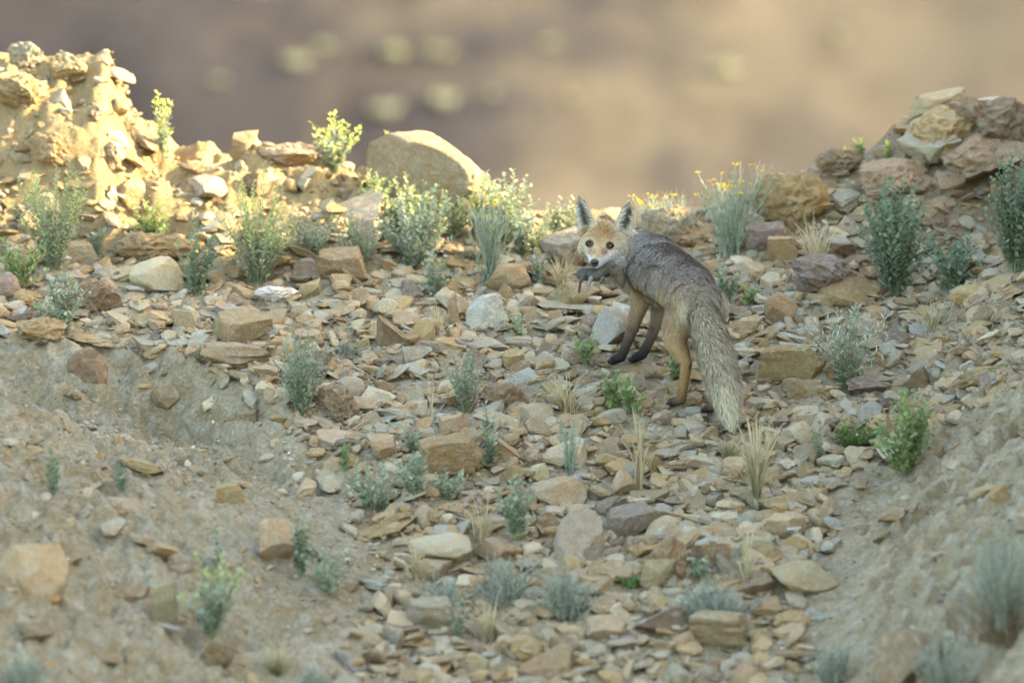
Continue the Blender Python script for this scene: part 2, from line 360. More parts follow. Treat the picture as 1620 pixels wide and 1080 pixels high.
# hand-placed stones: px, py of the foot's middle, width, height (photo pixels), form, colour, label, options
HERO = [
 (245, 470, 100, 58, 'cobble', 'pale', 'rounded pale cream boulder on the shelf above the eroded earth face', {}),
 (158, 505, 88, 66, 'rough', 'brown', 'rough brown boulder beside the blue-green shrub on the shelf', {}),
 (382, 548, 98, 58, 'block', 'tan', 'blocky tan boulder lying on top of the long flat ledge stone', {}),
 (370, 588, 125, 42, 'slab', 'tan', 'long thick tan ledge stone with a shadowed gap beneath', dict(thick=1.5)),
 (62, 545, 100, 40, 'rough', 'ochre', 'knobbly ochre rock capping the eroded earth face', {}),
 (140, 600, 76, 58, 'block', 'brown', 'brown wedge rock jutting from the eroded earth face', dict(embed=.45)),
 (265, 652, 62, 36, 'cobble', 'brown', 'smooth brown stone half buried in the earth face', dict(embed=.4)),
 (290, 532, 46, 46, 'block', 'tan', 'upright tan block behind the long ledge stone', {}),
 (478, 680, 54, 18, 'slab', 'tan', 'thin tan flake tilted on bare earth below the grey-green shrub', {}),
 (535, 672, 76, 62, 'rough', 'brown', 'rough brown block at the foot of the grey-green shrub', {}),
 (2, 478, 60, 48, 'cobble', 'purple', 'purplish round boulder at the shelf end beside green shrub', {}),
 (490, 446, 58, 38, 'cobble', 'purple', 'pinkish rounded stone in front of the dark boulder near the ridge', {}),
 (538, 448, 90, 50, 'block', 'brown', 'dark brown boulder behind the pinkish rounded stone', {}),
 (438, 480, 80, 26, 'rough', 'white', 'crumbling white rock patch on the shelf rubble', {}),
 (365, 795, 52, 50, 'block', 'ochre', 'ochre stone sunk in the bare earth slope', dict(embed=.5)),
 (437, 895, 78, 66, 'cobble', 'tan', 'rounded tan boulder on the bare earth slope beside leafy sprigs', {}),
 (48, 935, 135, 84, 'cobble', 'tan', 'big smooth tan boulder low on the bare earth bank', {}),
 (258, 990, 56, 84, 'block', 'grey', 'upright grey slab standing in the bare earth beside a leafy plant', dict(depth=.35, embed=.2)),
 (205, 950, 70, 34, 'block', 'brown', 'low brown block beside the upright grey slab', dict(embed=.4)),
 (198, 806, 72, 26, 'slab', 'tan', 'flat tan stone below two small blue sprigs', dict(thick=1.4)),
 (345, 1060, 64, 46, 'rough', 'brown', 'lumpy brown rock below the leafy plant on the bank', {}),
 (266, 1006, 50, 18, 'slab', 'slate', 'small blue-grey flake at the foot of the upright grey slab', {}),
 (58, 1016, 62, 34, 'rough', 'brown', 'brown and white rock on the lower bare bank', {}),
 (165, 1048, 74, 22, 'slab', 'brown', 'brown flagstone overhanging a dark hollow on the lower bank', {}),
 (768, 530, 84, 44, 'slab', 'white', 'whitish grey slab with a dark hollow at its end', dict(thick=2.2, tilt=-.35)),
 (622, 546, 60, 52, 'block', 'brown', 'cube-shaped brown block behind the small white stone', {}),
 (668, 545, 44, 40, 'block', 'ochre', 'ochre block beside the cube-shaped brown block', {}),
 (718, 516, 22, 58, 'slab', 'tan', 'upright pointed tan splinter of stone', dict(upright=1)),
 (758, 556, 120, 30, 'slab', 'grey', 'long dark layered slab below the whitish slab', {}),
 (825, 548, 66, 20, 'slab', 'pale', 'short pale plank stone at the end of the long layered slab', {}),
 (750, 592, 44, 46, 'cobble', 'purple', 'purple-brown stone behind a narrow-leaved shrub', {}),
 (812, 584, 38, 32, 'block', 'ochre', 'small square ochre stone above the grey-green slab', {}),
 (866, 588, 80, 26, 'slab', 'pale', 'layered pale slab tilted toward the small green plant', {}),
 (828, 618, 80, 40, 'slab', 'slate', 'flat grey-green slab face between brown rocks', dict(tilt=-.45)),
 (800, 650, 80, 46, 'rough', 'brown', 'brown rock below the grey-green slab', {}),
 (972, 552, 100, 70, 'block', 'slate', 'large pale grey boulder behind the fox front legs', {}),
 (990, 594, 140, 24, 'slab', 'tan', 'plank-like layered stone under the fox front paws', dict(yaw=.0, nz=.05, paws=1)),
 (1010, 622, 24, 32, 'block', 'pale', 'small pale upright stone below the fox front paws', {}),
 (1001, 632, 14, 24, 'block', 'white', 'white stone chip between two fresh green plants', {}),
 (572, 660, 84, 38, 'slab', 'tan', 'tan slab leaning down toward the bare earth', dict(tilt=.3)),
 (648, 650, 74, 26, 'slab', 'pale', 'flat cream slab with rounded end on the rubble', {}),
 (790, 676, 92, 30, 'slab', 'pale', 'cream layered slab pointing up to the right', dict(roll=-.2)),
 (706, 756, 126, 62, 'block', 'ochre', 'largest ochre block on the gully floor', {}),
 (606, 730, 60, 40, 'block', 'tan', 'angular tan stone beside the largest ochre block', {}),
 (888, 740, 92, 40, 'block', 'pale', 'whitish tan block behind thin grey stalks', {}),
 (800, 728, 56, 42, 'block', 'tan', 'tan rock next to the small leafy sprig', {}),
 (813, 775, 44, 36, 'cobble', 'ochre', 'round ochre cobble next to the largest ochre block', {}),
 (852, 770, 38, 34, 'cobble', 'pale', 'pale egg-shaped cobble beside the round ochre cobble', {}),
 (880, 808, 110, 48, 'cobble', 'tan', 'long smooth tan boulder with a pale slab in front', {}),
 (892, 822, 100, 24, 'slab', 'pale', 'pale tilted slab bridging a dark hollow', dict(roll=.1)),
 (864, 846, 50, 38, 'cobble', 'brown', 'dark round cobble in the hollow under the pale tilted slab', {}),
 (916, 895, 90, 92, 'block', 'grey', 'tall grey-tan boulder in the middle of the gully', {}),
 (1000, 856, 88, 54, 'block', 'purple', 'purplish squared boulder next to the tall grey boulder', {}),
 (962, 818, 84, 34, 'slab', 'purple', 'long purplish slab leaning on the squared boulder', dict(roll=.3, thick=1.6)),
 (925, 770, 68, 26, 'slab', 'slate', 'blue-grey slab at the foot of thin grey stalks', {}),
 (985, 790, 48, 46, 'block', 'tan', 'three-cornered tan stone beside dry stalks', {}),
 (1058, 920, 70, 72, 'rough', 'brown', 'rough brown rock next to the tall grey boulder', {}),
 (695, 900, 116, 40, 'cobble', 'pale', 'long pale boulder at the edge of the bare earth', {}),
 (685, 925, 66, 32, 'block', 'tan', 'tan stone below the long pale boulder', {}),
 (680, 1000, 90, 48, 'block', 'grey', 'olive grey boulder beside silver sage', {}),
 (624, 1032, 40, 38, 'block', 'grey', 'grey pointed stone low in the gully', {}),
 (968, 922, 84, 26, 'slab', 'tan', 'tan slab with a dark gap beneath behind the round sage', dict(thick=1.3)),
 (1042, 938, 66, 48, 'block', 'pale', 'pale cream block next to the round sage', {}),
 (866, 1078, 84, 56, 'block', 'brown', 'brown block at the bottom of the gully', {}),
 (798, 1064, 56, 24, 'slab', 'brown', 'flat brown stone beside the bottom brown block', {}),
 (752, 1068, 56, 34, 'cobble', 'tan', 'tan cobble low in the gully beside a flat brown stone', {}),
 (1052, 968, 130, 28, 'slab', 'grey', 'long grey-brown slab above the round silver cushion', {}),
 (1040, 1010, 100, 46, 'block', 'purple', 'wide purplish brown boulder low in the gully', {}),
 (960, 1015, 70, 40, 'cobble', 'tan', 'tan boulder below the round sage', {}),
 (1138, 1032, 104, 46, 'slab', 'tan', 'wide tan slab roofing a black cavity', dict(thick=1.8, embed=.0)),
 (1202, 1030, 44, 32, 'cobble', 'ochre', 'ochre cobble beside the black cavity', {}),
 (1246, 1016, 54, 30, 'cobble', 'tan', 'oval tan cobble next to the ochre cobble', {}),
 (1272, 945, 118, 46, 'cobble', 'tan', 'long tan boulder low on the next to the gully', {}),
 (1198, 885, 66, 34, 'cobble', 'pale', 'pale cobble above the silver cushion', {}),
 (1254, 886, 58, 34, 'block', 'ochre', 'ochre stone next to the pale cobble', {}),
 (1125, 900, 66, 44, 'block', 'brown', 'brown block behind the silver cushion', {}),
 (1440, 1100, 150, 100, 'block', 'brown', 'big brown boulder at the foot of the smooth earth slope', {}),
 (1581, 795, 38, 32, 'cobble', 'ochre', 'ochre stone sunk in the smooth earth slope', dict(embed=.4)),
 (1345, 486, 112, 40, 'cobble', 'ochre', 'long low ochre boulder beside the tall dark shrub', {}),
 (1312, 474, 128, 66, 'rough', 'purple', 'broad purple-brown boulder behind the long ochre boulder', {}),
 (1232, 424, 54, 48, 'block', 'ochre', 'square ochre block below the yellow-flowered stalks', {}),
 (1215, 404, 72, 48, 'block', 'purple', 'purple-brown rock behind the square ochre block', {}),
 (1252, 372, 122, 96, 'rough', 'ochre', 'large ochre boulder at the end of the shaded ridge', {}),
 (1062, 395, 100, 62, 'rough', 'tan', 'tan crest rock behind the fox back', {}),
 (1258, 605, 116, 60, 'block', 'ochre', 'ochre boulder behind the open branching plant', {}),
 (1272, 628, 80, 30, 'cobble', 'brown', 'reddish brown stone under the open branching plant', {}),
 (1196, 568, 84, 24, 'slab', 'pale', 'pale plank stone next to the fox tail', {}),
 (1155, 500, 130, 24, 'slab', 'grey', 'long layered grey plank behind the fox tail', {}),
 (1375, 626, 80, 34, 'rough', 'purple', 'lumpy purplish rock next to the open branching plant', {}),
 (682, 335, 210, 112, 'cobble', 'tan', 'big sunlit tan boulder on the crest', dict(embed=.15, yaw=.1)),
 (384, 252, 50, 40, 'block', 'tan', 'square tan block perched on the crest', {}),
 (556, 368, 110, 64, 'block', 'pale', 'sunlit pale slab leaning on the bank', {}),
 (42, 118, 62, 48, 'rough', 'grey', 'grey rock topping the crumbling mound', {}),
 (105, 140, 64, 50, 'rough', 'tan', 'tan rock on the mound shoulder', {}),
 (30, 190, 90, 50, 'rough', 'ochre', 'ochre rock bulging from the sunlit mound', {}),
 (190, 200, 26, 26, 'cobble', 'ochre', 'small ochre pebble stone perched on the mound edge', {}),
 (240, 425, 128, 50, 'rough', 'ochre', 'long ochre rock on the sunlit edge of the shelf', {}),
 (128, 415, 60, 28, 'cobble', 'tan', 'oval tan stone beside the long sunlit ochre rock', {}),
 (80, 290, 70, 50, 'rough', 'ochre', 'ochre rock half buried in the sunlit bank', {}),
 (450, 270, 110, 34, 'rough', 'tan', 'tan rock along the flat part of the crest', {}),
 (895, 425, 90, 55, 'cobble', 'grey', 'smooth grey-tan boulder behind the fox head', {}),
 (905, 490, 100, 42, 'cobble', 'ochre', 'ochre boulder below the hanging rodent', {}),
 (902, 500, 115, 20, 'slab', 'grey', 'long grey plank stone in front of the ochre boulder', {}),
 (800, 460, 80, 44, 'cobble', 'tan', 'tan boulder beside yellow-flowered tuft', {}),
 (1487, 275, 125, 70, 'rough', 'ochre', 'ochre outcrop under the overhanging cap stone', dict(embed=.12)),
 (1580, 270, 150, 78, 'rough', 'brown', 'brown outcrop on the shaded ridge', dict(embed=.12)),
 (1538, 258, 70, 56, 'rough', 'brown', 'brown spire of rock between the two outcrops', dict(embed=.1)),
 (1475, 285, 110, 40, 'slab', 'grey', 'wide grey slab below the ochre outcrop', dict(thick=1.6)),
 (1330, 285, 80, 45, 'rough', 'brown', 'brown rock on the shaded ridge below yellow sprigs', {}),
 (1420, 330, 120, 50, 'rough', 'tan', 'tan rock face below the grey slab on the shaded ridge', {}),
 (1560, 330, 140, 60, 'rough', 'brown', 'broad brown rock face under the brown outcrop', {}),
]
for (px, py, wp, hp, form, c, lab, o) in HERO:
    q = G(px, py); s = (24 + q[1]) / 24 / 520
    kk = .9 if 430 < py < 1075 else 1.0
    wx = wp * s * kk; hz = hp * s * kk
    if form == 'slab' and not o.get('upright'):
        dy = wx * rng.uniform(.5, .7); hz = max(.02, (hz - .15 * dy) * .95 * o.get('thick', 1))
        if 'nz' in o: hz = o['nz']
    else:
        dy = wx * o.get('depth', rng.uniform(.65, .85)); hz = hz * 1.22
    if o.get('upright'): dy = wx * .6; hz = hp * s * 1.2
    place(form, c, q[0], q[1] + dy * .35, wx, dy, hz, o.get('yaw', rng.uniform(-.35, .35)) + (math.pi if rng.random() < .5 else 0), o.get('tilt', rng.uniform(-.1, .1)),
          o.get('embed', .2), 1, lab, None, name={'slab': 'flat_stone', 'rough': 'rock'}.get(form, 'boulder' if wp > 60 else 'stone'), follow=.3 if form != 'slab' else .6, roll=o.get('roll', rng.uniform(-.08, .08)), wt=.3)
for o in bpy.data.objects:
    if o.get('label', '').startswith('plank-like'):
        a = P(990, 577, .395); a[2] = .089; o.matrix_world = Matrix.Translation((a[0] + .015, a[1], a[2] - .034)) @ Euler((.0, .0, .05)).to_matrix().to_4x4() @ Matrix.Diagonal((.15, .088, .034, 1))
        stamp(a[0] - .06, a[1], .08, a[2]); stamp(a[0] + .06, a[1], .08, a[2])
# the cap stone overhangs the ochre outcrop
q = P(1486, 158, 1.76)
o = place('slab', 'tan', q[0], q[1], .20, .15, .06, .25, 0, 0, 1, 'tilted tan cap stone overhanging the ochre outcrop', roll=-.12, name='flat_stone')
o.location = (q[0], q[1], q[2] - .004)

# rocks bedded in the two banks of the ridge
def bedded(n, x0, x1, y0, y1, cols, zt):
    for i in range(n):
        q = G(rng.uniform(x0, x1), rng.uniform(y0, y1)); w_ = rng.uniform(.05, .13); c = cols[rng.integers(len(cols))]
        fm = ['rough', 'block', 'rough', 'slab'][rng.integers(4)]
        lab = f"{'big' if w_ > .11 else 'smaller'} {CN[c]} {'flat rock' if fm == 'slab' else 'rock'} bedded in {zt}"
        place(fm, c, q[0], q[1], w_, w_ * .7, w_ * (.3 if fm == 'slab' else .62), rng.uniform(0, 6.28), rng.normal() * .25, .42, 1, lab, lab, name='rock', roll=rng.normal() * .25, wt=.2)
bedded(44, 1215, 1620, 262, 405, ['tan', 'brown', 'ochre', 'brown', 'grey'], 'the shaded ridge')
bedded(13, 0, 600, 150, 400, ['tan', 'ochre', 'tan', 'pale'], 'the sunlit bank')
# kind, px, py of base, height, width in photograph pixels, colour, label, extra
PL = [
 ('leafy', 257, 262, 92, 40, 'pale', 'single tall leafy sprig with yellow tip on the crest skyline', dict(tips=.6, n=5)),
 ('leafy', 532, 268, 84, 74, 'pale', 'yellow-green leafy shrub on the crest beside the big sunlit boulder', dict(tips=.75, n=14)),
 ('leafy', 612, 282, 66, 46, 'pale', 'small yellow-green shrub growing over the big sunlit boulder', dict(tips=.7, n=8)),
 ('narrow', 85, 425, 150, 100, 'pale', 'tall airy pale shrub against the sunlit bank', dict(tips=.3, n=26)),
 ('leafy', 240, 395, 54, 70, 'green', 'low green shrub behind the long ochre rock', dict(tips=.4, n=16)),
 ('leafy', 310, 468, 104, 70, 'dark', 'dusky blue leafy shrub beside the pale cream boulder', dict(n=11)),
 ('narrow', 408, 445, 140, 110, 'pale', 'wide shrub with sunlit yellow tops on the shelf', dict(tips=.5, n=30)),
 ('leafy', 98, 530, 84, 76, 'blue', 'blue-green shrub beside the rough brown boulder', dict(n=16)),
 ('leafy', 30, 455, 70, 80, 'green', 'green shrub behind the purplish round boulder', dict(n=14)),
 ('leafy', 152, 410, 50, 26, 'grey', 'small grey sprig in front of the sunlit bank', dict(n=5)),
 ('leafy', 640, 362, 72, 80, 'pale', 'sunlit silvery shrub below the big sunlit boulder', dict(tips=.3, n=22)),
 ('leafy', 715, 375, 66, 80, 'pale', 'sunlit silvery shrub at the foot of the sunlit boulder', dict(tips=.3, n=22)),
 ('leafy', 800, 385, 96, 90, 'pale', 'bright silvery leafy shrub on the crest gap', dict(n=22)),
 ('leafy', 825, 405, 70, 60, 'blue', 'blue-green shrub below the bright silvery shrub', dict(n=12)),
 ('leafy', 655, 425, 110, 120, 'grey', 'wide grey-green shrub above the rubble beside the flowered tuft', dict(n=26)),
 ('narrow', 570, 420, 70, 80, 'grey', 'fine grey-green shrub behind the dark brown boulder', dict(n=18)),
 ('leafy', 690, 470, 60, 60, 'blue', 'small blue-green shrub in front of the wide grey-green shrub', dict(n=10)),
 ('leafy', 890, 385, 70, 55, 'pale', 'sunlit pale shrub beside the fox ear', dict(n=14)),
 ('leafy', 930, 385, 50, 40, 'pale', 'small sunlit shrub behind the fox head', dict(n=8)),
 ('leafy', 850, 450, 50, 26, 'grey', 'thin grey-green sprig beside the hanging rodent', dict(n=5)),
 ('narrow', 475, 655, 116, 80, 'blue', 'fine blue-grey shrub rising from the edge of the bare earth', dict(n=24)),
 ('narrow', 735, 652, 88, 56, 'grey', 'narrow-leaved grey-green shrub in front of the purple-brown stone', dict(n=16)),
 ('leafy', 925, 578, 46, 36, 'green', 'small bright green plant beside the fox paws', dict(n=10)),
 ('leafy', 967, 652, 60, 40, 'green', 'fresh green plant by the white chip below the fox front paws', dict(group='fresh green plants by the white chip', n=10)),
 ('leafy', 1000, 655, 60, 40, 'green', 'fresh green plant by the white chip below the fox front paws', dict(group='fresh green plants by the white chip', n=10)),
 ('leafy', 822, 532, 50, 52, 'pale', 'sparse round-leaved pale plant on the short pale plank stone', dict(n=6, dens=.6)),
 ('leafy', 1068, 610, 50, 20, 'green', 'small green sprig beside the fox hind leg', dict(n=6)),
 ('leafy', 1415, 470, 158, 96, 'dark', 'tall dense dark blue-green shrub below the shaded ridge', dict(n=34)),
 ('leafy', 1510, 460, 86, 90, 'dark', 'wide dark shrub next to the tall dense shrub', dict(n=20)),
 ('leafy', 1605, 430, 160, 80, 'dark', 'big dark shrub growing against the shaded ridge', dict(n=28)),
 ('leafy', 1145, 488, 66, 46, 'blue', 'blue-green plant just behind the fox rump', dict(n=14)),
 ('leafy', 1187, 484, 40, 24, 'green', 'small green sprig behind the fox tail', dict(n=6)),
 ('narrow', 1340, 612, 112, 130, 'grey', 'open branching grey-green plant with whitish pods', dict(n=22, dens=.8, pods=True)),
 ('leafy', 1432, 750, 112, 96, 'green', 'dense green bush on the next to the gully', dict(n=34)),
 ('leafy', 1352, 712, 46, 84, 'lush', 'low lush green herb beside the dense green bush', dict(n=22)),
 ('leafy', 1296, 735, 56, 26, 'blue', 'tiny blue-green sprig beside the lush herb', dict(n=4)),
 ('leafy', 592, 808, 66, 84, 'blue', 'blue-green shrub on bare earth at the gully edge, end of a row', dict(n=18)),
 ('leafy', 655, 792, 62, 66, 'blue', 'blue-green shrub between two others at the gully edge', dict(n=14)),
 ('leafy', 708, 790, 48, 60, 'blue', 'small blue-green shrub below the largest ochre block', dict(n=11)),
 ('leafy', 818, 855, 92, 54, 'blue', 'upright blue-green shrub beside the tall grey boulder', dict(n=12)),
 ('leafy', 776, 742, 90, 28, 'grey', 'slender leafy sprig next to the largest ochre block', dict(n=7)),
 ('leafy', 603, 712, 44, 60, 'blue', 'thin blue sprigs behind the angular tan stone', dict(n=6, dens=.7)),
 ('leafy', 655, 716, 50, 40, 'blue', 'thin blue sprig behind the largest ochre block', dict(n=5)),
 ('leafy', 86, 785, 80, 26, 'dark', 'lone dark sprig on the bare bank below the earth face', dict(n=4)),
 ('leafy', 190, 780, 54, 24, 'dark', 'pair of small dark sprigs above the flat tan stone', dict(n=3)),
 ('leafy', 474, 915, 110, 34, 'dark', 'upright dark sprig beside the rounded tan boulder', dict(n=6, tips=.1)),
 ('leafy', 520, 940, 84, 84, 'blue', 'spreading blue sprigs next to the rounded tan boulder', dict(n=9, dens=.8)),
 ('leafy', 335, 1008, 110, 110, 'blue', 'sprawling plant with yellowing leaves beside the upright grey slab', dict(n=16, tips=.35, dens=.9)),
 ('leafy', 345, 900, 60, 20, 'dark', 'single stemmed sprig on the bare earth above the sprawling plant', dict(n=2)),
 ('leafy', 1108, 915, 36, 36, 'blue', 'small blue-green plant behind the silver cushion', dict(n=8)),
 ('leafy', 1000, 930, 30, 36, 'lush', 'tiny green tuft behind the round sage', dict(n=8)),
 ('leafy', 545, 745, 60, 16, 'green', 'thin green shoot at the gully edge', dict(n=3)),
 ('leafy', 725, 1010, 60, 22, 'blue', 'little blue-green sprig beside the olive grey boulder', dict(n=4)),
 ('sage', 800, 965, 100, 100, None, 'feathery silver sage beside the round sage', dict(n=44)),
 ('sage', 895, 982, 92, 90, None, 'round silver sage in the lower gully', dict(n=52)),
 ('sage', 1130, 990, 80, 120, None, 'low silver cushion of sage on the next to the lower gully', dict(n=80)),
 ('sage', 705, 965, 60, 86, None, 'thin silver sage behind the olive grey boulder', dict(n=26)),
 ('sage', 40, 1090, 70, 90, None, 'silver sage low on the eroded bank', dict(n=40)),
 ('sage', 1320, 1085, 80, 80, None, 'silver sage beside the big brown boulder', dict(n=40)),
 ('sage', 1590, 1010, 210, 150, None, 'big open sage bush with dry brown base on the smooth earth slope', dict(n=60, dry=160)),
 ('sage', 1500, 1095, 110, 110, None, 'loose sage growing over the big brown boulder', dict(n=34, dry=40)),
 ('sage', 490, 1090, 50, 50, None, 'small sage behind the green grass tuft', dict(n=18)),
 ('sage', 545, 560, 26, 30, None, 'tiny bluish cushion plant beside the cube-shaped brown block', dict(n=20)),
 ('grass', 897, 652, 74, 90, None, 'bright straw tuft beside the fresh green plant', dict(n=46)),
 ('grass', 1012, 778, 140, 46, None, 'thin tall dry stalks beside the three-cornered stone', dict(n=18, seeds=.5)),
 ('grass', 1196, 806, 150, 60, None, 'tall straw grass with green base on the next to the gully', dict(n=44, green=.8, seeds=.5)),
 ('grass', 760, 858, 84, 70, None, 'dry brown grass beside the upright blue-green shrub', dict(n=30)),
 ('grass', 770, 1012, 80, 110, None, 'spreading dry grass in front of the feathery sage', dict(n=44)),
 ('grass', 1154, 730, 56, 60, None, 'short green and straw tuft below the fox tail tip', dict(n=34, green=.9)),
 ('grass', 440, 1066, 60, 90, None, 'green grass tuft low on the eroded bank', dict(n=46, green=1.)),
 ('grass', 888, 458, 66, 60, None, 'straw tuft beside the fox muzzle', dict(n=30)),
 ('grass', 1292, 420, 80, 100, None, 'loose dry grass below the large ochre boulder', dict(n=34)),
 ('grass', 660, 918, 76, 50, None, 'arching dry blades over the long pale boulder', dict(n=12)),
 ('grass', 692, 530, 56, 36, None, 'wispy dry grass beside the upright splinter stone', dict(n=16)),
 ('grass', 1075, 350, 50, 60, None, 'sunlit straw tuft on the crest behind the fox back', dict(n=26)),
 ('grass', 1040, 350, 50, 40, None, 'sunlit straw tuft on the crest next to the fox ear', dict(n=18)),
 ('grass', 1180, 925, 100, 40, None, 'thin grey dry stalks above the silver cushion', dict(n=10, seeds=.4)),
 ('grass', 1150, 400, 50, 70, None, 'pale dry blades at the foot of the yellow-flowered stalks', dict(n=22)),
 ('grass', 420, 445, 50, 60, None, 'straw tuft under the wide sunlit shrub', dict(n=20)),
 ('grass', 682, 668, 90, 16, None, 'few upright dry straws on the rubble', dict(n=4)),
 ('grass', 1480, 520, 60, 110, None, 'sparse greyish grass below the wide dark shrub', dict(n=24, green=.4)),
 ('stalks', 1158, 402, 130, 140, None, 'yellow-flowered stalk clump on the crest beside the ochre boulder', dict(n=40, heads=.4)),
 ('leafy', 598, 335, 55, 60, 'pale', 'bright sunlit shrub against the side of the big sunlit boulder', dict(tips=.4, n=14)),
 ('leafy', 760, 375, 80, 70, 'pale', 'sunlit shrub between the silvery shrubs on the crest gap', dict(tips=.2, n=14)),
 ('leafy', 670, 400, 62, 80, 'pale', 'airy silvery shrub above the wide grey-green shrub', dict(tips=.2, n=16)),
 ('narrow', 500, 410, 60, 90, 'grey', 'fine grey shrub at the foot of the leaning sunlit slab', dict(n=16)),
 ('narrow', 850, 400, 60, 60, 'pale', 'pale wispy shrub on the crest next to the silvery shrub', dict(n=12)),
 ('sage', 1060, 385, 60, 90, None, 'silvery sage on the crest behind the fox shoulder', dict(n=30)),
 ('stalks', 775, 448, 110, 92, None, 'yellow-flowered tuft in front of the silvery shrub', dict(n=44, heads=.3)),
 ('stalks', 1030, 375, 60, 60, None, 'small yellow-flowered clump behind the fox shoulder', dict(n=14, heads=.7)),
 ('stalks', 900, 752, 96, 56, None, 'thin grey stalks without flowers behind the blue-grey slab', dict(n=12, heads=0)),
 ('leafy', 1340, 262, 38, 14, 'green', 'yellow sprig of a close pair on the ridge skyline', dict(group='pair of yellow sprigs', n=3, tips=1.)),
 ('leafy', 1358, 262, 38, 14, 'green', 'yellow sprig of a close pair on the ridge skyline', dict(group='pair of yellow sprigs', n=3, tips=1.)),
 ('leafy', 1404, 255, 36, 12, 'green', 'lone yellow sprig on the shaded ridge beside the outcrop', dict(n=3, tips=1.)),
]
# --- scatter
def xL(y): return np.interp(y, [-2.5, -1.9, -1.1, -.6, .2], [-.45, -.42, -.34, -.48, -.92])
def xR(y): return np.interp(y, [-2.5, -1.9, -.5, .8], [.75, .80, 1.0, 1.3])
FEET = [(*P(990, 578, .40)[:2], .14), (*P(985, 568, .37)[:2], .08), (*P(1012, 568, .40)[:2], .08), (*P(1074, 637, .0)[:2], .06), (*P(1128, 648, -.03)[:2], .05), (*P(1156, 678, -.21)[:2], .05)]
for p_ in PL:
    q = G(p_[1], p_[2]); FEET.append((q[0], q[1] - .03, .028 + min(.03, p_[4] / 520 * .2)))
def clear(x, y):
    k = np.ones(np.broadcast(x, y).shape)
    for a, b, r in FEET: k = k * (np.hypot(x - a, (y - b) * 1.3) > r)
    return k
def rubble(x, y):
    """0..1: how stony the ground is"""
    d = sstep(-.12, .12, x - xL(y)) * sstep(.10, -.12, x - xR(y))
    d = np.where(y > edge_y(x) + .02, np.maximum(d, sstep(1.75, 1.3, np.abs(x - .0) * (x > 0))), d)
    d = d * sstep(1.5, 1.2, y)
    return np.clip(d, 0, 1)
def zone(x, y):
    if y > 1.12: return 'sunny crest', 'on the sunlit crest of the bank' if x < .4 else 'on the shaded ridge'
    if rubble(x, y) < .3: return 'slope', 'on the bare eroded earth bank' if x < 0 else 'on the bare smooth earth slope'
    if y > .45: return 'upper', 'in the rubble above the fox paws'
    if y > -.55: return 'middle', 'in the rubble of the gully below the fox'
    return 'lower', 'in the rubble at the bottom of the gully'
pal = ['tan'] * 10 + ['ochre'] * 7 + ['grey'] * 6 + ['slate'] * 3 + ['brown'] * 6 + ['purple'] * 1 + ['pale'] * 6
FN = {'cobble': 'rounded stone', 'block': 'angular stone', 'slab': 'flat slab', 'rough': 'rough stone'}
STOP = set('on in behind beside below above with at under lying capping jutting half tilted sunk standing left right between leaning along perched topping bulging beneath roofing pointing bridging overhanging of growing low face'.split())
marks = []
for h_ in HERO:
    wd_ = h_[6].split(); k_ = next((i for i, w_ in enumerate(wd_) if w_ in STOP and i > 1), len(wd_)); q = G(h_[0], h_[1]); marks.append((q[0], q[1], ' '.join(wd_[:k_]), h_[2] / 520))
def where(x, y, s, c, form, zt):
    sz = 'large' if s > .075 else ('small' if s < .045 else 'medium')
    d = [math.hypot(m[0] - x, (m[1] - y)) - m[3] * .4 for m in marks]; i = int(np.argmin(d))
    if d[i] < .16: return f'{sz} {CN[c]} {FN[form]} beside the {marks[i][2]}'
    return f'{sz} {CN[c]} {FN[form]} {zt}'
pts = []
def scatter(forms, total, smin, smax, tries):
    got = 0
    sizes = np.sort(smin * (smax / smin) ** (rng.random(total) ** 1.7))[::-1]
    for s in sizes:
        for t in range(tries):
            x, y = rng.uniform(-1.65, 1.65), rng.uniform(-2.55, 1.75)
            d = float(rubble(x, y))
            if y > 1.2: d = max(d, .35)
            d = max(d, .022)
            if rng.random() > d or not clear(x, y): continue
            if pts:
                A = np.array(pts); dd = np.hypot((A[:, 0] - x), (A[:, 1] - y) * .8)
                if (dd < (A[:, 2] + s) * .33).any(): continue
            break
        else: continue
        pts.append((x, y, s)); got += 1
        form = forms[rng.integers(len(forms))]; c = pal[rng.integers(len(pal))]
        if y > 1.15 and c in ('purple', 'dark', 'slate'): c = 'tan'
        zn, zt = zone(x, y)
        lab = where(x, y, s, c, form, zt)
        if form == 'slab': dm = (s, s * rng.uniform(.5, .8), s * rng.uniform(.15, .28))
        else: dm = (s, s * rng.uniform(.6, .9), s * rng.uniform(.5, .8))
        place(form, c, x, y, *dm, rng.uniform(0, 6.28), rng.normal() * .22, .15 if form == 'slab' else .25, 0, lab, lab, roll=rng.normal() * .2)
    return got
for (px, py, wp, *_r) in HERO:
    q = G(px, py); pts.append((q[0], q[1] + .03, wp / 520))
scatter(['block', 'cobble', 'block', 'rough'], 300, .048, .125, 40)
scatter(['slab'], 300, .075, .19, 40)

